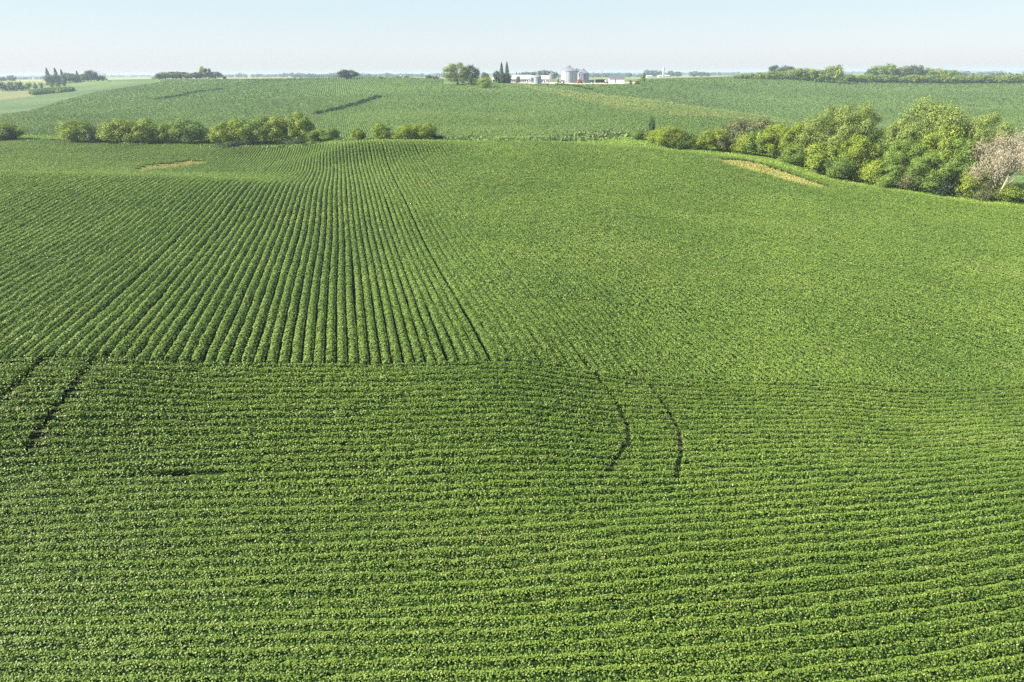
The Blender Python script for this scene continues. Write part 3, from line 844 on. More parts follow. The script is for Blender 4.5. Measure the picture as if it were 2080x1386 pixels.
# ------------------------------------------------------------------ right tree belt
RG = 'trees of the belt on the right'
right = [
 ('tree', 1322, 284, 237, 13, 214, 'tall', 'dark', 'thin dark green tree sticking up above the left end of the right belt', 's', 0),
 ('shrub', 1270, 284, 266, 40, 216, 'bush', 'weed', 'low grey-green shrub in the grass left of the right belt', 's', 1),
 ('shrub', 1297, 290, 265, 30, 205, 'bush', 'green', 'small round shrub in front of the left end of the right belt', 'm', 0),
 ('tree', 1333, 299, 258, 48, 200, 'bush', 'yellow', 'leftmost yellow-green tree of the right belt', 'm', 1),
 ('tree', 1360, 306, 256, 56, 195, 'round', 'yellow', 'broad domed yellow-green tree, second in the right belt', 'l', 0),
 ('tree', 1390, 310, 268, 42, 193, 'bush', 'green', 'darker rounded tree, third from the left in the right belt', 'm', 2),
 ('tree', 1418, 309, 276, 34, 194, 'bush', 'yellow', 'low yellow tree in the first dip of the right belt', 'm', 0),
 ('tree', 1444, 313, 263, 46, 192, 'round', 'yellow', 'domed yellow-green tree just left of a grey-brown bush in the right belt', 'm', 3),
 ('shrub', 1474, 313, 272, 38, 191, 'bush', 'olive', 'grey-brown bush between yellow-green trees of the right belt', 'm', 1),
 ('tree', 1492, 306, 243, 54, 201, 'round', 'olive', 'olive-brown tree standing behind the front trees of the right belt', 'm', 1),
 ('tree', 1536, 312, 242, 66, 199, 'round', 'olive', 'broad brownish tree behind, right of the other olive tree', 'm', 2),
 ('tree', 1503, 319, 272, 42, 188, 'bush', 'yellow', 'bright yellow-green tree in front of the olive trees', 'm', 2),
 ('tree', 1541, 323, 266, 48, 186, 'round', 'green', 'green domed tree in front of the broad brownish tree', 'm', 0),
 ('tree', 1572, 329, 254, 60, 184, 'round', 'yellow', 'tall yellow-green tree right of the olive trees in the belt', 'l', 1),
 ('tree', 1612, 332, 250, 54, 182, 'round', 'yellow', 'yellowish tree with brown twigs immediately left of the first big pale tree', 'l', 0),
 ('shrub', 1610, 338, 296, 44, 178, 'bush', 'green', 'low leafy shrub at the field edge left of the first big pale tree', 'm', 0),
 ('tree', 1672, 344, 220, 108, 178, 'big', 'silver', 'big pale grey-green tree, left dome of the first tall clump', 'xl', 0),
 ('tree', 1722, 352, 217, 96, 177, 'big', 'silver', 'big pale grey-green tree, right dome of the first tall clump', 'xl', 1),
 ('tree', 1752, 358, 262, 50, 174, 'round', 'green', 'dark green tree in the notch between the two tall clumps', 'l', 0),
 ('tree', 1664, 350, 288, 56, 173, 'round', 'yellow', 'yellow-green tree low in front of the left dome of the first tall clump', 'm', 1),
 ('tree', 1730, 366, 276, 62, 169, 'round', 'yellow', 'yellow-green tree low in front of the right dome of the first tall clump', 'l', 1),
 ('shrub', 1696, 363, 312, 48, 168, 'bush', 'green', 'mid green shrub at the foot of the first tall clump', 'm', 1),
 ('shrub', 1762, 374, 322, 52, 165, 'bush', 'yellow', 'yellow-green shrub at the field edge below the notch in the belt', 'm', 2),
 ('tree', 1812, 366, 246, 60, 171, 'big', 'silver', 'pale rounded tree at the left shoulder of the second tall clump', 'l', 0),
 ('tree', 1868, 378, 208, 124, 170, 'big', 'silver', 'tallest pale tree with a broad ragged top in the second tall clump', 'xl', 2),
 ('tree', 1975, 390, 234, 96, 163, 'big', 'silver', 'wind-blown pale tree at the right end of the second tall clump', 'xl', 0),
 ('tree', 1900, 388, 254, 80, 163, 'big', 'yellow', 'bright yellow-green tree in front of the tallest pale tree', 'l', 1),
 ('tree', 1935, 392, 282, 70, 160, 'round', 'green', 'deep green tree between the yellow-green tree and the wind-blown tree', 'l', 0),
 ('tree', 1826, 378, 286, 68, 164, 'round', 'green', 'mid green tree low in front of the left shoulder of the second clump', 'l', 1),
 ('shrub', 1800, 378, 330, 48, 162, 'bush', 'green', 'rounded green shrub at the edge of the beans left of a brown one', 'm', 0),
 ('shrub', 1838, 383, 342, 44, 160, 'bush', 'olive', 'brownish shrub at the edge of the beans under the second clump', 'm', 1),
 ('tree', 1880, 390, 312, 68, 158, 'round', 'green', 'dark green low tree directly below the yellow-green tree', 'l', 1),
 ('shrub', 1916, 393, 344, 50, 156, 'bush', 'dark', 'very dark low shrub in the shaded foot of the second clump', 'm', 2),
 ('tree', 1990, 398, 318, 60, 157, 'round', 'yellow', 'light green tree in front of the wind-blown tree, left of the dead tree', 'l', 0),
 ('shrub', 1960, 400, 350, 54, 154, 'bush', 'yellow', 'yellow-green shrub at the field edge left of the dead tree', 'm', 0),
 ('shrub', 2035, 408, 370, 64, 152, 'bush', 'yellow', 'wide low green shrub below the bare dead tree', 'm', 1),
 ('shrub', 2000, 404, 366, 44, 152, 'bush', 'olive', 'dull grey-green shrub between two brighter ones under the dead tree', 'm', 2),
 ('shrub', 2084, 410, 372, 50, 150, 'bush', 'green', 'dark shrub cut by the right edge of the photo', 'm', 0),
 ('shrub', 1562, 352, 334, 18, 172, 'bush', 'yellow', 'small yellow-green bush growing in the dry grass strip', 's', 1),
]
for nm, px, base, top, w, Y, kd, mt, lab, det, var in right:
    tree(nm, px, base, top, w * (1.0 if kd == 'big' else 1.12), Y, kd, mt, lab, cat=nm, detail=det, variant=var, group=RG)

def dead_tree(px, base, top, w, Y, label, seed=5, twigs=2600, leafy_mat='deadleaf', tall=1.0):
    rs = random.Random(seed); g = np.random.default_rng(seed)
    s, tt = ray(px, top); x = float(s) * Y; zg = float(Z(x, Y)); H = CAMZ - float(tt) * Y - zg; W = w / pxm(Y, base)
    root = bpy.data.objects.new('dead_tree', None); COL.objects.link(root); root.location = (x, Y, zg - .1); root.scale = (.85, .85, tall)
    root['label'] = label; root['category'] = 'tree'
    t = Boxes(); tips = []
    def branch(p, d, L, r, lvl):
        q = p + d * L * .5 + Vector((rs.uniform(-.1, .1), rs.uniform(-.1, .1), rs.uniform(-.05, .05))) * L
        e = q + (d + Vector((rs.uniform(-.3, .3), rs.uniform(-.3, .3), rs.uniform(-.15, .25)))).normalized() * L * .5
        t.tube([p, q, e], [r, r * .75, r * .5], 6 if lvl < 2 else 4)
        if lvl >= 4: tips.append(e); tips.append(q); return
        for _ in range(3 if lvl < 3 else 2):
            a = rs.uniform(0, 6.28); nd = (d * .75 + Vector((math.cos(a), math.sin(a), rs.uniform(-.1, .5))) * .75).normalized()
            branch(e if rs.random() < .6 else q, nd, L * rs.uniform(.6, .8), r * .5, lvl + 1)
    for a in (0.3, 2.6, 4.6):
        branch(Vector((.2 * math.cos(a), .2 * math.sin(a), 0)), Vector((math.cos(a) * .45, math.sin(a) * .3, 1)).normalized(), H * .34, H * .022, 0)
    t.build('trunk', M['greybark'], root, smooth=True)
    tp = np.array([tuple(p) for p in tips]); i = g.integers(0, len(tp), twigs)
    c = tp[i] + g.normal(size=(twigs, 3)) * H * .045
    c[:, 2] -= g.exponential(H * .05, twigs); c = c[c[:, 2] > .2]
    v, f = leaf_cards(c, unit(g.normal(size=c.shape)), H * .03 * g.uniform(.5, 1.4, len(c)), .22)
    link('twigs', make_mesh('twigs', v, f, M[leafy_mat], tone=g.random(len(f))), root)
dead_tree(2062, 402, 262, 100, 152, 'bare bleached dead tree with tan twigs at the right edge of the photo', 5, 17000, tall=1.25)

# ------------------------------------------------------------------ far hedgerow beyond the right corn hill
FG = 'trees of the far hedgerow on the right'
k = 0
fr = [(1498, 157.5, 152, 16), (1511, 157.5, 149, 18), (1525, 157.5, 149, 20), (1541, 158, 147, 22), (1557, 158, 147, 20), (1573, 158.5, 144, 24), (1590, 159, 145, 22),
      (1606, 159.5, 142, 24), (1623, 161, 139, 26), (1641, 162.5, 139, 28), (1658, 164, 142, 24), (1673, 166, 143, 22), (1692, 169, 133, 30)]
fr2 = [(1719, 172.5, 150, 26), (1740, 173, 152, 24), (1757, 173, 150, 26), (1777, 173, 153, 26)] + [(1796 + i * 19, 172.5 - .1 * i, 151 + (i * 7 % 5), 26) for i in range(16)]
fmats = ['green', 'yellow', 'silver', 'green', 'yellow', 'yellow', 'green', 'silver', 'yellow']
for i, (px, b, t_, w) in enumerate(fr):
    tree('tree', px, b, t_, w * 1.25, 735 - i * 3, 'round' if w > 20 else 'bush', fmats[(i * 4 + 1) % 9],
         f'{ORD[i]} tree from the left end of the far right hedgerow, left of its gap' if i < 12 else 'tall rounded tree at the gap of the far right hedgerow', detail='s', variant=i % 3, group=FG)
for i, (px, b, t_, w) in enumerate(fr2):
    tree('tree', px, b, t_, w * 1.25, 730, 'round' if i % 2 else 'bush', fmats[(i * 4) % 9],
         f'{ORD[i]} low tree to the right of the gap in the far right hedgerow', detail='s', variant=(i + 1) % 3, group=FG)
BG = 'tall trees behind the far hedgerow'
bk = [(1572, 156, 133, 26, 'dark', 'leftmost flat-topped tree rising behind the far hedgerow'), (1598, 156, 134, 28, 'dark', 'wide dark tree right of the flat-topped one behind the far hedgerow'),
      (1779, 168, 134, 32, 'green', 'left tree of the tallest group behind the far hedgerow'), (1803, 168, 130, 34, 'green', 'highest tree behind the far hedgerow, right of its gap'),
      (1829, 168, 135, 30, 'olive', 'brownish tree on the right slope of the tallest far group'), (1856, 168, 133, 32, 'dark', 'dark tree topping the second far group behind the hedgerow'),
      (1882, 168, 138, 28, 'green', 'lower tree right of the dark one in the second far group'), (1908, 168, 140, 30, 'yellow', 'yellowish tree between the second far group and the low hedge'),
      (1932, 168, 143, 26, 'green', 'small tree at the right tail of the far groups'), (1765, 168, 141, 20, 'dark', 'small tree at the left foot of the tallest far group')]
for i, (px, b, t_, w, mt, lab) in enumerate(bk):
    tree('tree', px, b, t_, w, 850 if px < 1700 else 800, 'round', mt, lab, detail='s', variant=i % 3, group=BG)
for i, px in enumerate([2040, 2066, 1640]):
    pass
# ------------------------------------------------------------------ far left groves
LG = 'trees of the spruce grove at the far left'
for i, (px, b, t_, w, kd, mt, lab) in enumerate([
   (99, 162, 138, 15, 'spruce', 'needle', 'leftmost tall spruce of the far left grove'), (116, 162, 138, 15, 'spruce', 'needle', 'second tall spruce from the left in the far left grove'),
   (128, 162, 141, 13, 'spruce', 'needle', 'third spruce of the far left grove, slightly shorter'), (140, 162, 148, 22, 'round', 'dark', 'low round tree right of the spruces in the far left grove'),
   (159, 162, 144, 12, 'spruce', 'needle', 'lone thin spruce in the middle of the far left grove'), (153, 162, 151, 24, 'round', 'dark', 'dark low tree at the foot of the thin spruce'),
   (170, 162, 150, 20, 'round', 'green', 'low green tree right of the thin spruce in the far left grove'), (184, 162, 143, 24, 'round', 'dark', 'biggest round tree of the far left grove'),
   (200, 163, 154, 18, 'bush', 'dark', 'low tree under the bare one in the far left grove'), (210, 163, 154, 12, 'bush', 'dark', 'rightmost low tree of the far left grove'),
   (109, 163, 151, 30, 'bush', 'dark', 'dark undergrowth tree at the foot of the tall spruces')]):
    tree('spruce_tree' if kd == 'spruce' else 'tree', px, b, t_, w, 880, kd, mt, lab, detail='s', variant=i % 3, group=LG)
dead_tree(203, 163, 140, 14, 885, 'bare pale tree near the right end of the far left grove', 9, 900)
MG = 'trees of the rounded grove left of centre'
for i, (px, b, t_, w, kd, mt, lab) in enumerate([
   (322, 161, 151, 20, 'bush', 'green', 'leftmost low tree of the rounded grove on the left hill'), (336, 161, 147, 26, 'round', 'dark', 'second tree of the rounded grove on the left hill'),
   (352, 161, 146, 28, 'round', 'green', 'third tree in the smooth dome of the rounded grove'), (369, 161, 146, 28, 'round', 'dark', 'fourth tree in the smooth dome of the rounded grove'),
   (385, 161, 149, 20, 'bush', 'yellow', 'yellowish low tree closing the smooth dome of the rounded grove'), (400, 160, 147, 22, 'round', 'dark', 'dark tree between the smooth dome and the tall pale tree'),
   (413, 160, 135, 13, 'tall', 'silver', 'tall narrow pale tree of the rounded grove'), (424, 160, 139, 14, 'tall', 'dark', 'tall dark tree right of the narrow pale one'),
   (438, 160, 146, 26, 'round', 'dark', 'dark round tree at the right end of the grove on the left hill'), (457, 160, 155, 8, 'bush', 'dark', 'tiny bush right of the grove on the left hill')]):
    tree('tree' if w > 8 else 'shrub', px, b, t_, w, 770, kd, mt, lab, cat='tree', detail='s', variant=i % 3, group=MG)
# small shrubs in the pale fields at the far left
SG = 'shrubs in the pale field at the far left'
for i, (px, b, t_, w, mt, lab) in enumerate([(4, 172, 166, 22, 'dark', 'dark shrub cut by the left edge in the pale field'), (22, 173, 166, 24, 'dark', 'second dark shrub from the left edge in the pale field'), (40, 172, 164, 20, 'dark', 'highest dark shrub right of the two near the left edge'),
   (57, 171, 167, 12, 'green', 'small shrub at the left of the row of separate shrubs'), (70, 171, 167, 9, 'green', 'second small shrub of the row of separate shrubs'), (83, 170.5, 166.5, 7, 'dark', 'tiny lone shrub between two pairs in the pale field'),
   (104, 171, 167, 9, 'green', 'left shrub of the pair below the tall spruces'), (116, 171, 167, 11, 'green', 'right shrub of the pair below the tall spruces'), (129, 169, 165, 8, 'dark', 'small shrub right of the pair below the spruces'), (223, 169, 165, 6, 'dark', 'tiny shrub right of the far left grove')]):
    tree('shrub', px, b, t_, w, 760, 'bush', mt, lab, cat='shrub', detail='xs', variant=i % 3, group=SG)
tree('tree', 25, 163, 153, 15, 1200, 'round', 'dark', 'small round far tree on the horizon near the left edge', detail='xs')
tree('tree', 2, 162, 156, 20, 1200, 'round', 'dark', 'far tree on the horizon cut by the left edge', detail='xs', variant=1)
# lone trees along the skyline of the middle
tree('tree', 706, 161, 142, 38, 640, 'round', 'dark', 'lone broad tree on the skyline left of the farm', detail='m', variant=3)
tree('shrub', 775, 161, 156, 9, 640, 'bush', 'dark', 'small dark shrub on the skyline right of the lone broad tree', cat='shrub', detail='s')
tree('shrub', 825, 161, 154, 11, 700, 'bush', 'olive', 'small brownish shrub on the skyline halfway to the farm', cat='shrub', detail='s')
tree('shrub', 807, 161, 155, 14, 700, 'bush', 'olive', 'low brownish shrub left of its small twin on the skyline', cat='shrub', detail='s', variant=1)
tree('tree', 872, 163, 153, 18, 700, 'bush', 'dark', 'left low tree of the faint pair left of the big farm tree', detail='s', variant=1)
tree('tree', 885, 163, 155, 13, 700, 'bush', 'dark', 'right low tree of the faint pair left of the big farm tree', detail='s', variant=2)

# ------------------------------------------------------------------ the farm
YF = 575.0
def fx(px, Y=YF, py=167): return float(ray(px, py)[0]) * Y
def gz(px, Y=YF): return float(Z(fx(px, Y), Y))
FTG = 'trees around the farmyard'
for i, (px, b, t_, w, Y, kd, mt, lab, det) in enumerate([
   (930, 166, 129, 50, 545, 'big', 'silver', 'big broad shade tree at the left end of the farmyard', 'l'),
   (958, 166, 133, 28, 555, 'round', 'dark', 'darker tree against the right side of the big shade tree', 'm'),
   (961, 171, 149, 17, 528, 'round', 'dark', 'small dark tree in front of the big shade tree', 's'),
   (983, 174, 157, 34, 515, 'bush', 'yellow', 'wide yellow-green shrub on the corn edge left of the spruces', 'm'),
   (985, 166, 147, 16, 590, 'round', 'olive', 'brownish tree behind the wide yellow-green shrub', 's'),
   (1009, 167, 144, 13, 560, 'round', 'dark', 'squat dark evergreen left of the two tall spruces', 's'),
   (1019, 167, 127, 15, 562, 'spruce', 'needle', 'left one of the two tall pointed spruces by the farm', 'm'),
   (1030, 167, 125.5, 15, 560, 'spruce', 'needle', 'right one of the two tall pointed spruces by the farm', 'm'),
   (1024, 167, 148, 18, 555, 'round', 'dark', 'low dark evergreen at the foot of the two tall spruces', 's'),
   (1035, 167, 151, 10, 563, 'bush', 'needle', 'small dark evergreen between the tall spruces and the long shed', 's'),
   (1052, 168, 155, 8, 552, 'tall', 'green', 'small slender tree in front of the long white shed', 's'),
   (1306, 162, 149, 9, 600, 'tall', 'green', 'small oval tree at the right end of the farmyard', 's'),
   (1281, 167, 162, 6, 573, 'bush', 'dark', 'small dark bush at the corner of the white barn', 'xs'),
   (1134, 168, 158, 6, 570, 'spruce', 'needle', 'little pointed evergreen between the bins', 'xs')]):
    tree('spruce_tree' if kd == 'spruce' else ('shrub' if kd == 'bush' else 'tree'), px, b, t_, w, Y, kd, mt, lab, cat='tree' if kd != 'bush' else 'shrub', detail=det, variant=i % 3, group=FTG)

def empty(name, x, y, z, rz, label, cat, group=None):
    o = bpy.data.objects.new(name, None); COL.objects.link(o); o.location = (x, y, z); o.rotation_euler = (0, 0, rz)
    o['label'] = label; o['category'] = cat
    if group: o['group'] = group
    return o

def grain_bin(px, Y, width_px, wall_px, cone_px, label, mat='steel', legs=False, rz=0.0):
    m = 1 / pxm(Y, 160); D = width_px * m; H = wall_px * m; K = cone_px * m; r = D / 2
    root = empty('grain_bin', fx(px, Y), Y, gz(px, Y), rz, label, 'grain bin', 'grain bins of the farm')
    z0 = 3.2 if legs else 0
    n = 48; prof_ = []
    z = z0
    if legs:
        b = Boxes(); b.lathe([(.3, 1.2), (r, z0)], n, cap=True); b.build('hopper', M[mat], root)
        for a in range(6):
            t = a * math.pi / 3; b = Boxes(); b.tube([(r * .96 * math.cos(t), r * .96 * math.sin(t), 0), (r * .96 * math.cos(t), r * .96 * math.sin(t), z0)], [.12, .12], 6); b.build('leg', M['steel2'], root)
    else:
        b = Boxes(); b.lathe([(r + .5, -.6), (r + .5, .25), (r + .02, .25)], n, cap=True); b.build('foundation', M['concrete'], root)
    step = .8; k = max(2, int((H - z0) / step))
    for i in range(k):
        za = z0 + (H - z0) * i / k; zb = z0 + (H - z0) * (i + 1) / k
        prof_ += [(r, za + .02), (r + .05, (za * .5 + zb * .5)), (r, zb - .02)]
    b = Boxes(); b.lathe(prof_, n, cap=True); b.build('wall', M[mat], root)
    b = Boxes()
    for a in range(16):
        t = 2 * math.pi * a / 16; b.tube([((r + .1) * math.cos(t), (r + .1) * math.sin(t), z0), ((r + .1) * math.cos(t), (r + .1) * math.sin(t), H)], [.09, .09], 4)
    b.build('stiffener', M['steel2'], root)
    b = Boxes(); b.lathe([(r + .35, H - .05), (r + .3, H + .1), (r * .12, H + K), (r * .12, H + K + .6), (.1, H + K + .9)], n)
    roof = b.build('roof', M['steel2'], root)
    b = Boxes()
    for a in range(24):
        t = 2 * math.pi * a / 24
        b.tube([((r + .2) * math.cos(t), (r + .2) * math.sin(t), H + .2), (r * .14 * math.cos(t), r * .14 * math.sin(t), H + K + .08)], [.07, .05], 4)
    b.build('rib', M['steel2'], roof)
    b = Boxes()
    t = -2.2; x0, y0 = (r + .5) * math.cos(t), (r + .5) * math.sin(t); tx, ty = -math.sin(t) * .3, math.cos(t) * .3
    for sgn in (-1, 1): b.tube([(x0 + tx * sgn, y0 + ty * sgn, .2), (x0 + tx * sgn, y0 + ty * sgn, H + .4)], [.05, .05], 4)
    for i in range(int(H / .5)): b.tube([(x0 - tx, y0 - ty, .5 + i * .5), (x0 + tx, y0 + ty, .5 + i * .5)], [.03, .03], 4)
    b.build('ladder', M['steel2'], root)
    b = Boxes(); t = -1.3
    b.box(-.5, .5, -.06, .06, z0 + .6, z0 + 2.6)
    d = b.build('door', M['steel2'], root); d.location = ((r + .12) * math.cos(t), (r + .12) * math.sin(t), 0); d.rotation_euler = (0, 0, t + math.pi / 2)
    return root, r, H, K

grain_bin(1155.5, 575, 32, 22, 9, 'largest round steel grain bin with a pointed roof')
grain_bin(1184, 590, 23, 17.5, 8, 'second round grain bin, half shaded, right of the largest one', 'steel2')
grain_bin(1091.5, 552, 15, 12.5, 6.5, 'small bright grain bin in front of the long shed', 'steel')
grain_bin(1120, 585, 9.5, 15.5, 3, 'small hopper bin on legs left of the largest grain bin', 'steel', legs=True)

def shed(name, px0, px1, Y, wall_h, roof_h, depth, rz, label, cat, wallm, roofm, doors=(), windows=(), long_x=True, gable_door=False, drop=0):
    """gabled building: ridge along its local x; front face at local y = 0"""
    x0, x1 = fx(px0, Y), fx(px1, Y); L = (x1 - x0) / max(.3, math.cos(rz))
    root = empty(name, x0, Y, min(gz(px0, Y), gz(px1, Y)) - .1 - drop, rz, label, cat)
    W, Hh, D = L, wall_h, depth
    v = [(0, 0, 0), (W, 0, 0), (W, D, 0), (0, D, 0), (0, 0, Hh), (W, 0, Hh), (W, D, Hh), (0, D, Hh), (0, D / 2, Hh + roof_h), (W, D / 2, Hh + roof_h)]
    f = [(0, 1, 5, 4), (1, 2, 6, 9, 5), (2, 3, 7, 6), (3, 0, 4, 8, 7), (3, 2, 1, 0), (4, 5, 9, 8), (6, 7, 8, 9)]
    link('wall', make_mesh('wall', v, f, M[wallm]), root)
    o = .5; e = roof_h / (D / 2); th = .12
    zl = Hh - e * o + .03
    rvv = [(-o, -o, zl), (W + o, -o, zl), (W + o, D / 2, Hh + roof_h + .03), (-o, D / 2, Hh + roof_h + .03), (W + o, D + o, zl), (-o, D + o, zl)]
    rvv += [(a, b, c + th) for a, b, c in rvv]
    rf_ = [(0, 3, 2, 1), (3, 5, 4, 2), (6, 7, 8, 9), (9, 8, 10, 11), (0, 1, 7, 6), (4, 5, 11, 10), (1, 2, 8, 7), (2, 4, 10, 8), (3, 0, 6, 9), (5, 3, 9, 11)]
    rf = link('roof', make_mesh('roof', rvv, rf_, M[roofm]), root)
    b = Boxes(); n = int(W / 1.2)
    for i in range(1, n):
        xx = W * i / n; b.tube([(xx, -o + .05, zl + th + .02), (xx, D / 2, Hh + roof_h + th + .05)], [.03, .03], 4)
    b.build('seam', M[roofm], rf)
    for (a, b_, z0, z1, mt) in doors:
        q = Boxes(); q.box(a * W, b_ * W, -.07, .03, z0, z1); dd = q.build('door', M[mt], root)
        q = Boxes(); q.box(a * W - .1, b_ * W + .1, -.1, -.02, z1 + .01, z1 + .16); q.build('frame', M['white'], dd)
    for (a, b_, z0, z1) in windows:
        q = Boxes(); q.box(a * W, b_ * W, -.05, .03, z0, z1); ww = q.build('window', M['glass'], root)
        q = Boxes(); q.box(a * W - .08, b_ * W + .08, -.09, .02, z0 - .12, z0 - .01); q.build('sill', M['white'], ww)
    if gable_door:
        q = Boxes(); q.box(W - .03, W + .08, D * .3, D * .7, 0, Hh * .8); q.build('door', M['shade'], root)
        q = Boxes(); q.box(W - .03, W + .06, D * .44, D * .56, Hh * 1.05, Hh * 1.35); q.build('window', M['glass'], root)
    return root
shed('barn', 1236.5, 1268, 585, 4.1, 1.9, 10, math.radians(-6), 'white barn with a dark roof and a shaded bluish gable end', 'barn', 'white', 'roofd', doors=[(.40, .44, 0, 3.2, 'shade')], gable_door=True)
shed('livestock_shed', 1034, 1078, 605, 3.1, 2.8, 13, 0.0, 'long low white shed behind the small bin, left half', 'shed', 'white', 'roofw',
     doors=[(.0, .02, 0, 2.2, 'shade'), (.30, .34, 0, 2.4, 'shade')], windows=[(.12 + i * .09, .17 + i * .09, 1.0, 2.1) for i in range(9) if i not in (2,)])
shed('livestock_shed', 1079, 1117, 612, 3.0, 2.6, 13, 0.0, 'long low shed continuing right behind the small bin, pinkish pale roof', 'shed', 'white', 'roofw',
     doors=[(.55, .60, 0, 2.4, 'shade')], windows=[(.06 + i * .1, .13 + i * .1, .9, 2.0) for i in range(4)] + [(.66 + i * .1, .73 + i * .1, .9, 2.0) for i in range(3)])
shed('farmhouse', 934, 944, 562, 2.2, 1.8, 6, 0.0, 'small white house almost hidden under the big shade tree', 'house', 'white', 'roofd', windows=[(.2, .4, .9, 1.9)], doors=[(.6, .75, 0, 1.9, 'shade')])
shed('garage', 1000, 1006, 585, 2.3, 1.3, 6, 0.0, 'little white building peeping out left of the spruces', 'building', 'white', 'roofw', doors=[(.3, .7, 0, 2.0, 'shade')])
# open fronted cattle shed
def cattle_shed():
    Y = 588; x0, x1 = fx(1211, Y), fx(1229, Y); W = x1 - x0
    r = empty('cattle_shelter', x0, Y, gz(1220, Y) - .1, 0, 'low dark open-fronted shelter between the bins and the white barn', 'shelter')
    b = Boxes(); b.box(0, W, 5.8, 6, 0, 2.3); b.box(0, .15, 0, 5.8, 0, 2.3); b.box(W - .15, W, 0, 5.8, 0, 2.3); b.build('wall', M['wood'], r)
    b = Boxes(); b.add([(-.3, -.5, 2.7), (W + .3, -.5, 2.7), (W + .3, 6.3, 2.35), (-.3, 6.3, 2.35), (-.3, -.5, 2.85), (W + .3, -.5, 2.85), (W + .3, 6.3, 2.5), (-.3, 6.3, 2.5)],
                 [(0, 3, 2, 1), (4, 5, 6, 7), (0, 1, 5, 4), (1, 2, 6, 5), (2, 3, 7, 6), (3, 0, 4, 7)]); b.build('roof', M['greyroof'], r)
    for i in range(5):
        b = Boxes(); xx = .2 + i * (W - .4) / 4; b.box(xx - .1, xx + .1, -.1, .1, 0, 2.66); b.build('post', M['wood'], r)
cattle_shed()
# grain leg with spouts between the two large bins
def grain_leg():
    Y = 584; x = fx(1171, Y); m = 1 / pxm(Y, 160)
    r = empty('grain_elevator', x, Y + 2, gz(1171, Y), 0, 'thin grain elevator leg with spouts between the two largest bins', 'elevator')
    b = Boxes(); b.box(-.35, .35, -.25, .25, 0, 25 * m); b.build('mast', M['steel2'], r)
    b = Boxes(); b.box(-.9, .9, -.6, .6, 25 * m + .01, 27 * m); b.build('head', M['steel'], r)
    for tx, tz in ((-15 * m, 29 * m - 1.2), (13 * m, 22.5 * m)):
        b = Boxes(); b.tube([(0, 0, 25.5 * m), (tx * .9, 0, min(tz, 25 * m))], [.2, .2], 6); b.build('spout', M['steel2'], r)
grain_leg()
def auger(px, Y, L, tilt, rz, mat, label):
    r = empty('grain_auger', fx(px, Y), Y, gz(px, Y), rz, label, 'auger', 'machinery in the farmyard')
    e = (L * math.cos(tilt), 0, L * math.sin(tilt))
    b = Boxes(); b.tube([(0, 0, .3), e], [.28, .24], 8); b.build('tube', M[mat], r)
    b = Boxes(); b.box(-.7, .6, -.6, .6, 0, .55); b.build('hopper', M[mat], r)
    b = Boxes(); mx = e[0] * .5; b.tube([(mx, -.7, .45), (mx * 1.1, 0, e[2] * .55), (mx, .7, .45)], [.06] * 3, 5); b.build('frame', M['steel2'], r)
    for s_ in (-.8, .8):
        b = Boxes(); b.tube([(mx, s_ - .12, .45), (mx, s_ + .12, .45)], [.45, .45], 12); b.build('wheel', M['rubber'], r)
auger(1168, 566, 7, math.radians(38), .3, 'red', 'red grain auger leaning up beside the largest bin')
auger(1174, 568, 6, math.radians(50), .2, 'red', 'second red auger, steeper, between the two large bins')
auger(1287, 572, 4.5, math.radians(30), 2.6, 'rust', 'orange auger right of the white barn')
def wagon(px, Y, mat, label, W=4.2):
    r = empty('farm_wagon', fx(px, Y), Y, gz(px, Y), .15, label, 'wagon', 'machinery in the farmyard')
    v = [(-W / 2 * .6, -.7, .8), (W / 2 * .6, -.7, .8), (W / 2 * .6, .7, .8), (-W / 2 * .6, .7, .8), (-W / 2, -1.1, 2.3), (W / 2, -1.1, 2.3), (W / 2, 1.1, 2.3), (-W / 2, 1.1, 2.3)]
    b = Boxes(); b.add(v, [(0, 3, 2, 1), (4, 5, 6, 7), (0, 1, 5, 4), (1, 2, 6, 5), (2, 3, 7, 6), (3, 0, 4, 7)]); b.build('box', M[mat], r)
    b = Boxes(); b.box(-W / 2, W / 2 + 1, -.1, .1, .6, .78); b.build('drawbar', M['steel2'], r)
    for sx in (-1, 1):
        for sy in (-1, 1):
            b = Boxes(); b.tube([(sx * W * .32, sy * .9 - .15, .45), (sx * W * .32, sy * .9 + .15, .45)], [.45, .45], 12); b.build('wheel', M['rubber'], r)
wagon(1178, 562, 'red', 'red gravity wagon parked between the two large bins')
wagon(1232, 578, 'white', 'small white wagon just left of the white barn', 2.6)
wagon(1294, 578, 'rust', 'orange wagon in the weeds right of the white barn')
wagon(1201, 572, 'green_p', 'dark green wagon right of the second large bin')
wagon(1142, 566, 'steel', 'grey wagon left of the largest bin')
def pickup(px, Y, mat, label):
    r = empty('pickup_truck', fx(px, Y), Y, gz(px, Y), .1, label, 'truck', 'vehicles by the long sheds')
    b = Boxes(); b.box(-2.6, 2.6, -.9, .9, .5, 1.15); b.add([(-.9, -.85, 1.15), (1.1, -.85, 1.15), (1.1, .85, 1.15), (-.9, .85, 1.15), (-.6, -.75, 1.8), (.7, -.75, 1.8), (.7, .75, 1.8), (-.6, .75, 1.8)],
        [(4, 5, 6, 7), (0, 1, 5, 4), (1, 2, 6, 5), (2, 3, 7, 6), (3, 0, 4, 7)]); b.build('body', M[mat], r)
    b = Boxes(); b.box(-.6, .75, -.87, -.84, 1.2, 1.65); b.build('window', M['glass'], r)
    for sx in (-1.7, 1.7):
        for sy in (-.85, .85):
            b = Boxes(); b.tube([(sx, sy - .12, .4), (sx, sy + .12, .4)], [.4, .4], 12); b.build('wheel', M['rubber'], r)
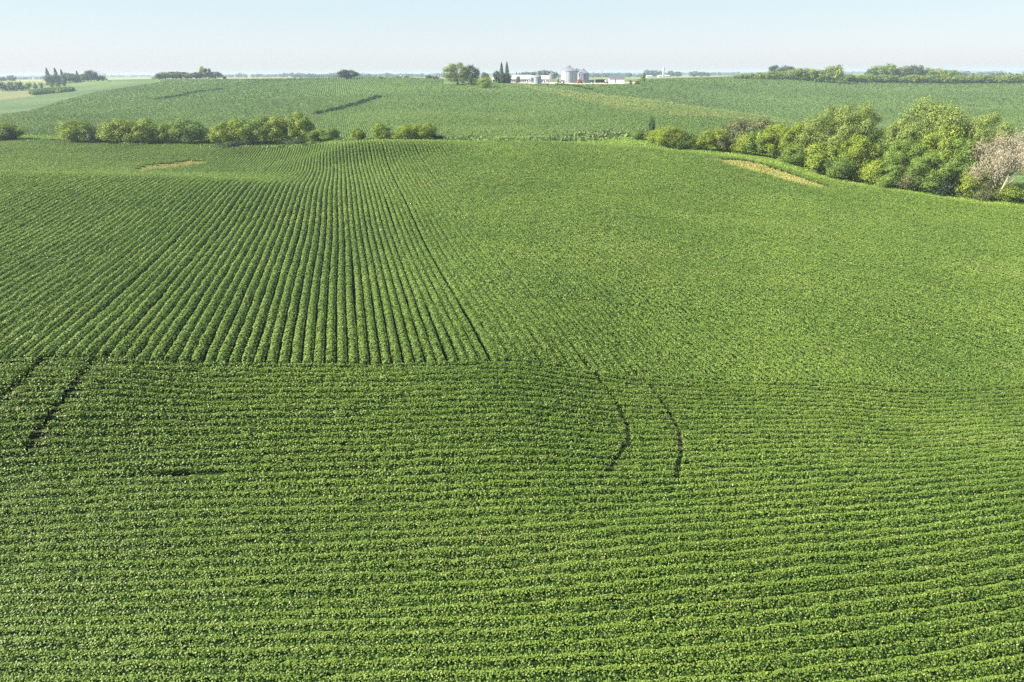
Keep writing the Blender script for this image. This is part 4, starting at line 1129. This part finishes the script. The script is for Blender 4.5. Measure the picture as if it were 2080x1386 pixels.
pickup(1076, 590, 'white', 'white pickup truck parked before the left half of the long shed')
pickup(1110, 580, 'white', 'white pickup truck parked near the hopper bin')
def utility_pole(px, Y, h, label):
    r = empty('utility_pole', fx(px, Y), Y, gz(px, Y), .4, label, 'pole')
    b = Boxes(); b.tube([(0, 0, -.3), (0, 0, h)], [.16, .11], 7); b.build('post', M['wood'], r)
    b = Boxes(); b.box(-1.1, 1.1, -.07, .07, h - 1, h - .85); b.build('crossarm', M['wood'], r)
utility_pole(1222, 595, 9, 'thin utility pole between the second bin and the white barn')
utility_pole(1205, 620, 9, 'thin utility pole just right of the second large bin')

# neighbouring farm on the horizon
def silo(px, Y, w, h, label):
    m = 1 / pxm(Y, 150)
    r = empty('silo', fx(px, Y, 150), Y, float(Z(fx(px, Y, 150), Y)), 0, label, 'silo')
    b = Boxes(); b.lathe([(w * m / 2, 0), (w * m / 2, h * m)], 20); b.build('wall', M['concrete'], r)
    b = Boxes(); b.lathe([(w * m / 2 * 1.02, h * m), (w * m / 2 * .8, h * m + w * m * .3), (.1, h * m + w * m * .5)], 20); b.build('roof', M['steel2'], r)
silo(1347.5, 1700, 4, 17, 'pale upright silo of the neighbouring farm on the horizon')
shed('distant_barn', 1337, 1360, 1720, 3, 2, 14, 0, 'pale low barn at the foot of the distant silo', 'barn', 'white', 'roofw')
shed('distant_house', 1313, 1324, 1500, 3, 2, 10, 0, 'small white house of the neighbouring farm left of the silo', 'house', 'white', 'roofw')
NG = 'trees of the neighbouring farm on the horizon'
for i, (px, t_, w) in enumerate([(1313, 142, 10), (1321, 143, 12), (1331, 143, 14), (1341, 144, 12), (1362, 144, 14), (1376, 146, 16), (1410, 145, 22), (1425, 146, 16), (1437, 148, 12)]):
    tree('tree', px, 153, t_, w, 1800, 'round', 'dark', f'{ORD[i]} hazy tree from the left around the distant silo', detail='xs', variant=i % 3, group=NG)
GG = 'trees of the hazy grove behind the farm sheds'
for i, (px, t_, w) in enumerate([(1049, 146, 8), (1055, 147, 8), (1062, 147, 12), (1070, 146, 13), (1078, 147, 12), (1086, 146, 12), (1094, 145, 14), (1102, 142.5, 15), (1111, 144, 13), (1119, 144.5, 14), (1127, 146, 11), (1173, 142.5, 9)]):
    tree('tree', px, 157, t_, w, 1150, 'round' if i > 1 else 'spruce', 'dark', f'{ORD[i]} tree from the left in the hazy grove behind the farm sheds' if px < 1150 else 'hazy round tree rising between the two large bins', detail='xs', variant=i % 3, group=GG)

# far-off woods along the horizon: bands of many crowns, one mass each
def woods():
    cs, ns, ss, ts = [], [], [], []
    g = np.random.default_rng(77)
    def belt(px0, px1, Y, h, gap=.35, k=None, seed=1):
        x0, x1 = fx(px0, Y, 155), fx(px1, Y, 155)
        k = int((x1 - x0) / (h * .45)); xs = np.linspace(x0, x1, k) + g.normal(size=k) * h * .2
        dens = vnoise(xs / (h * 9), np.full(k, seed * 3.3), seed)
        xs = xs[dens > gap]; hh = h * (.5 + .7 * vnoise(xs / (h * 1.1), np.full(len(xs), 1.7), seed + 3))
        for x, a in zip(xs, hh):
            yy = Y + g.normal() * h * .8; z = float(Z(x, yy))
            n = 42; d = unit(g.normal(size=(n, 3)))
            cs.append(np.array([x, yy, z + a * .5]) + d * np.array([a * .62, a * .62, a * .5])); ns.append(unit(d + g.normal(size=d.shape) * .4)); ss.append(np.full(n, a * .36)); ts.append(g.random(n))
    belt(-100, 2180, 4200, 13, .34, seed=1)
    belt(-100, 2180, 6500, 17, .30, seed=2)
    belt(-100, 2180, 9500, 20, .22, seed=3)
    belt(460, 905, 2300, 12, .12, seed=4)
    belt(600, 905, 1700, 8, .45, seed=5)
    belt(1200, 1500, 3000, 12, .40, seed=6)
    belt(1935, 2180, 1300, 11, .2, seed=7)
    belt(1700, 2180, 2200, 14, .3, seed=8)
    belt(215, 320, 2300, 10, .45, seed=9)
    belt(1130, 1320, 1900, 9, .5, seed=10)
    belt(-60, 100, 2300, 8, .4, seed=11)
    c = np.concatenate(cs); n = np.concatenate(ns); v, f = leaf_cards(c, n, np.concatenate(ss), .8)
    link('distant_woods', make_mesh('distant_woods', v, f, M['dark'], tone=np.concatenate(ts)), kind='stuff', label='hazy blue belts of far-off woods along the horizon', cat='woods')
woods()

# ------------------------------------------------------------------ air
def haze():
    b = Boxes(); b.box(-13500, 13500, -100, 12800, -14, 38)
    me = b.mesh('haze', None)
    m = bpy.data.materials.new('haze_air'); m.use_nodes = True; t = m.node_tree
    t.nodes.remove(t.nodes["Principled BSDF"])
    v = t.nodes.new("ShaderNodeVolumePrincipled")
    v.inputs["Color"].default_value = (.52, .62, .78, 1); v.inputs["Density"].default_value = HAZE; v.inputs["Anisotropy"].default_value = .1
    t.links.new(v.outputs[0], t.nodes["Material Output"].inputs["Volume"])
    me.materials.append(m)
    link('haze', me, kind='stuff', label='pale summer haze that fades the far hills', cat='haze')
HAZE = .00021
haze()
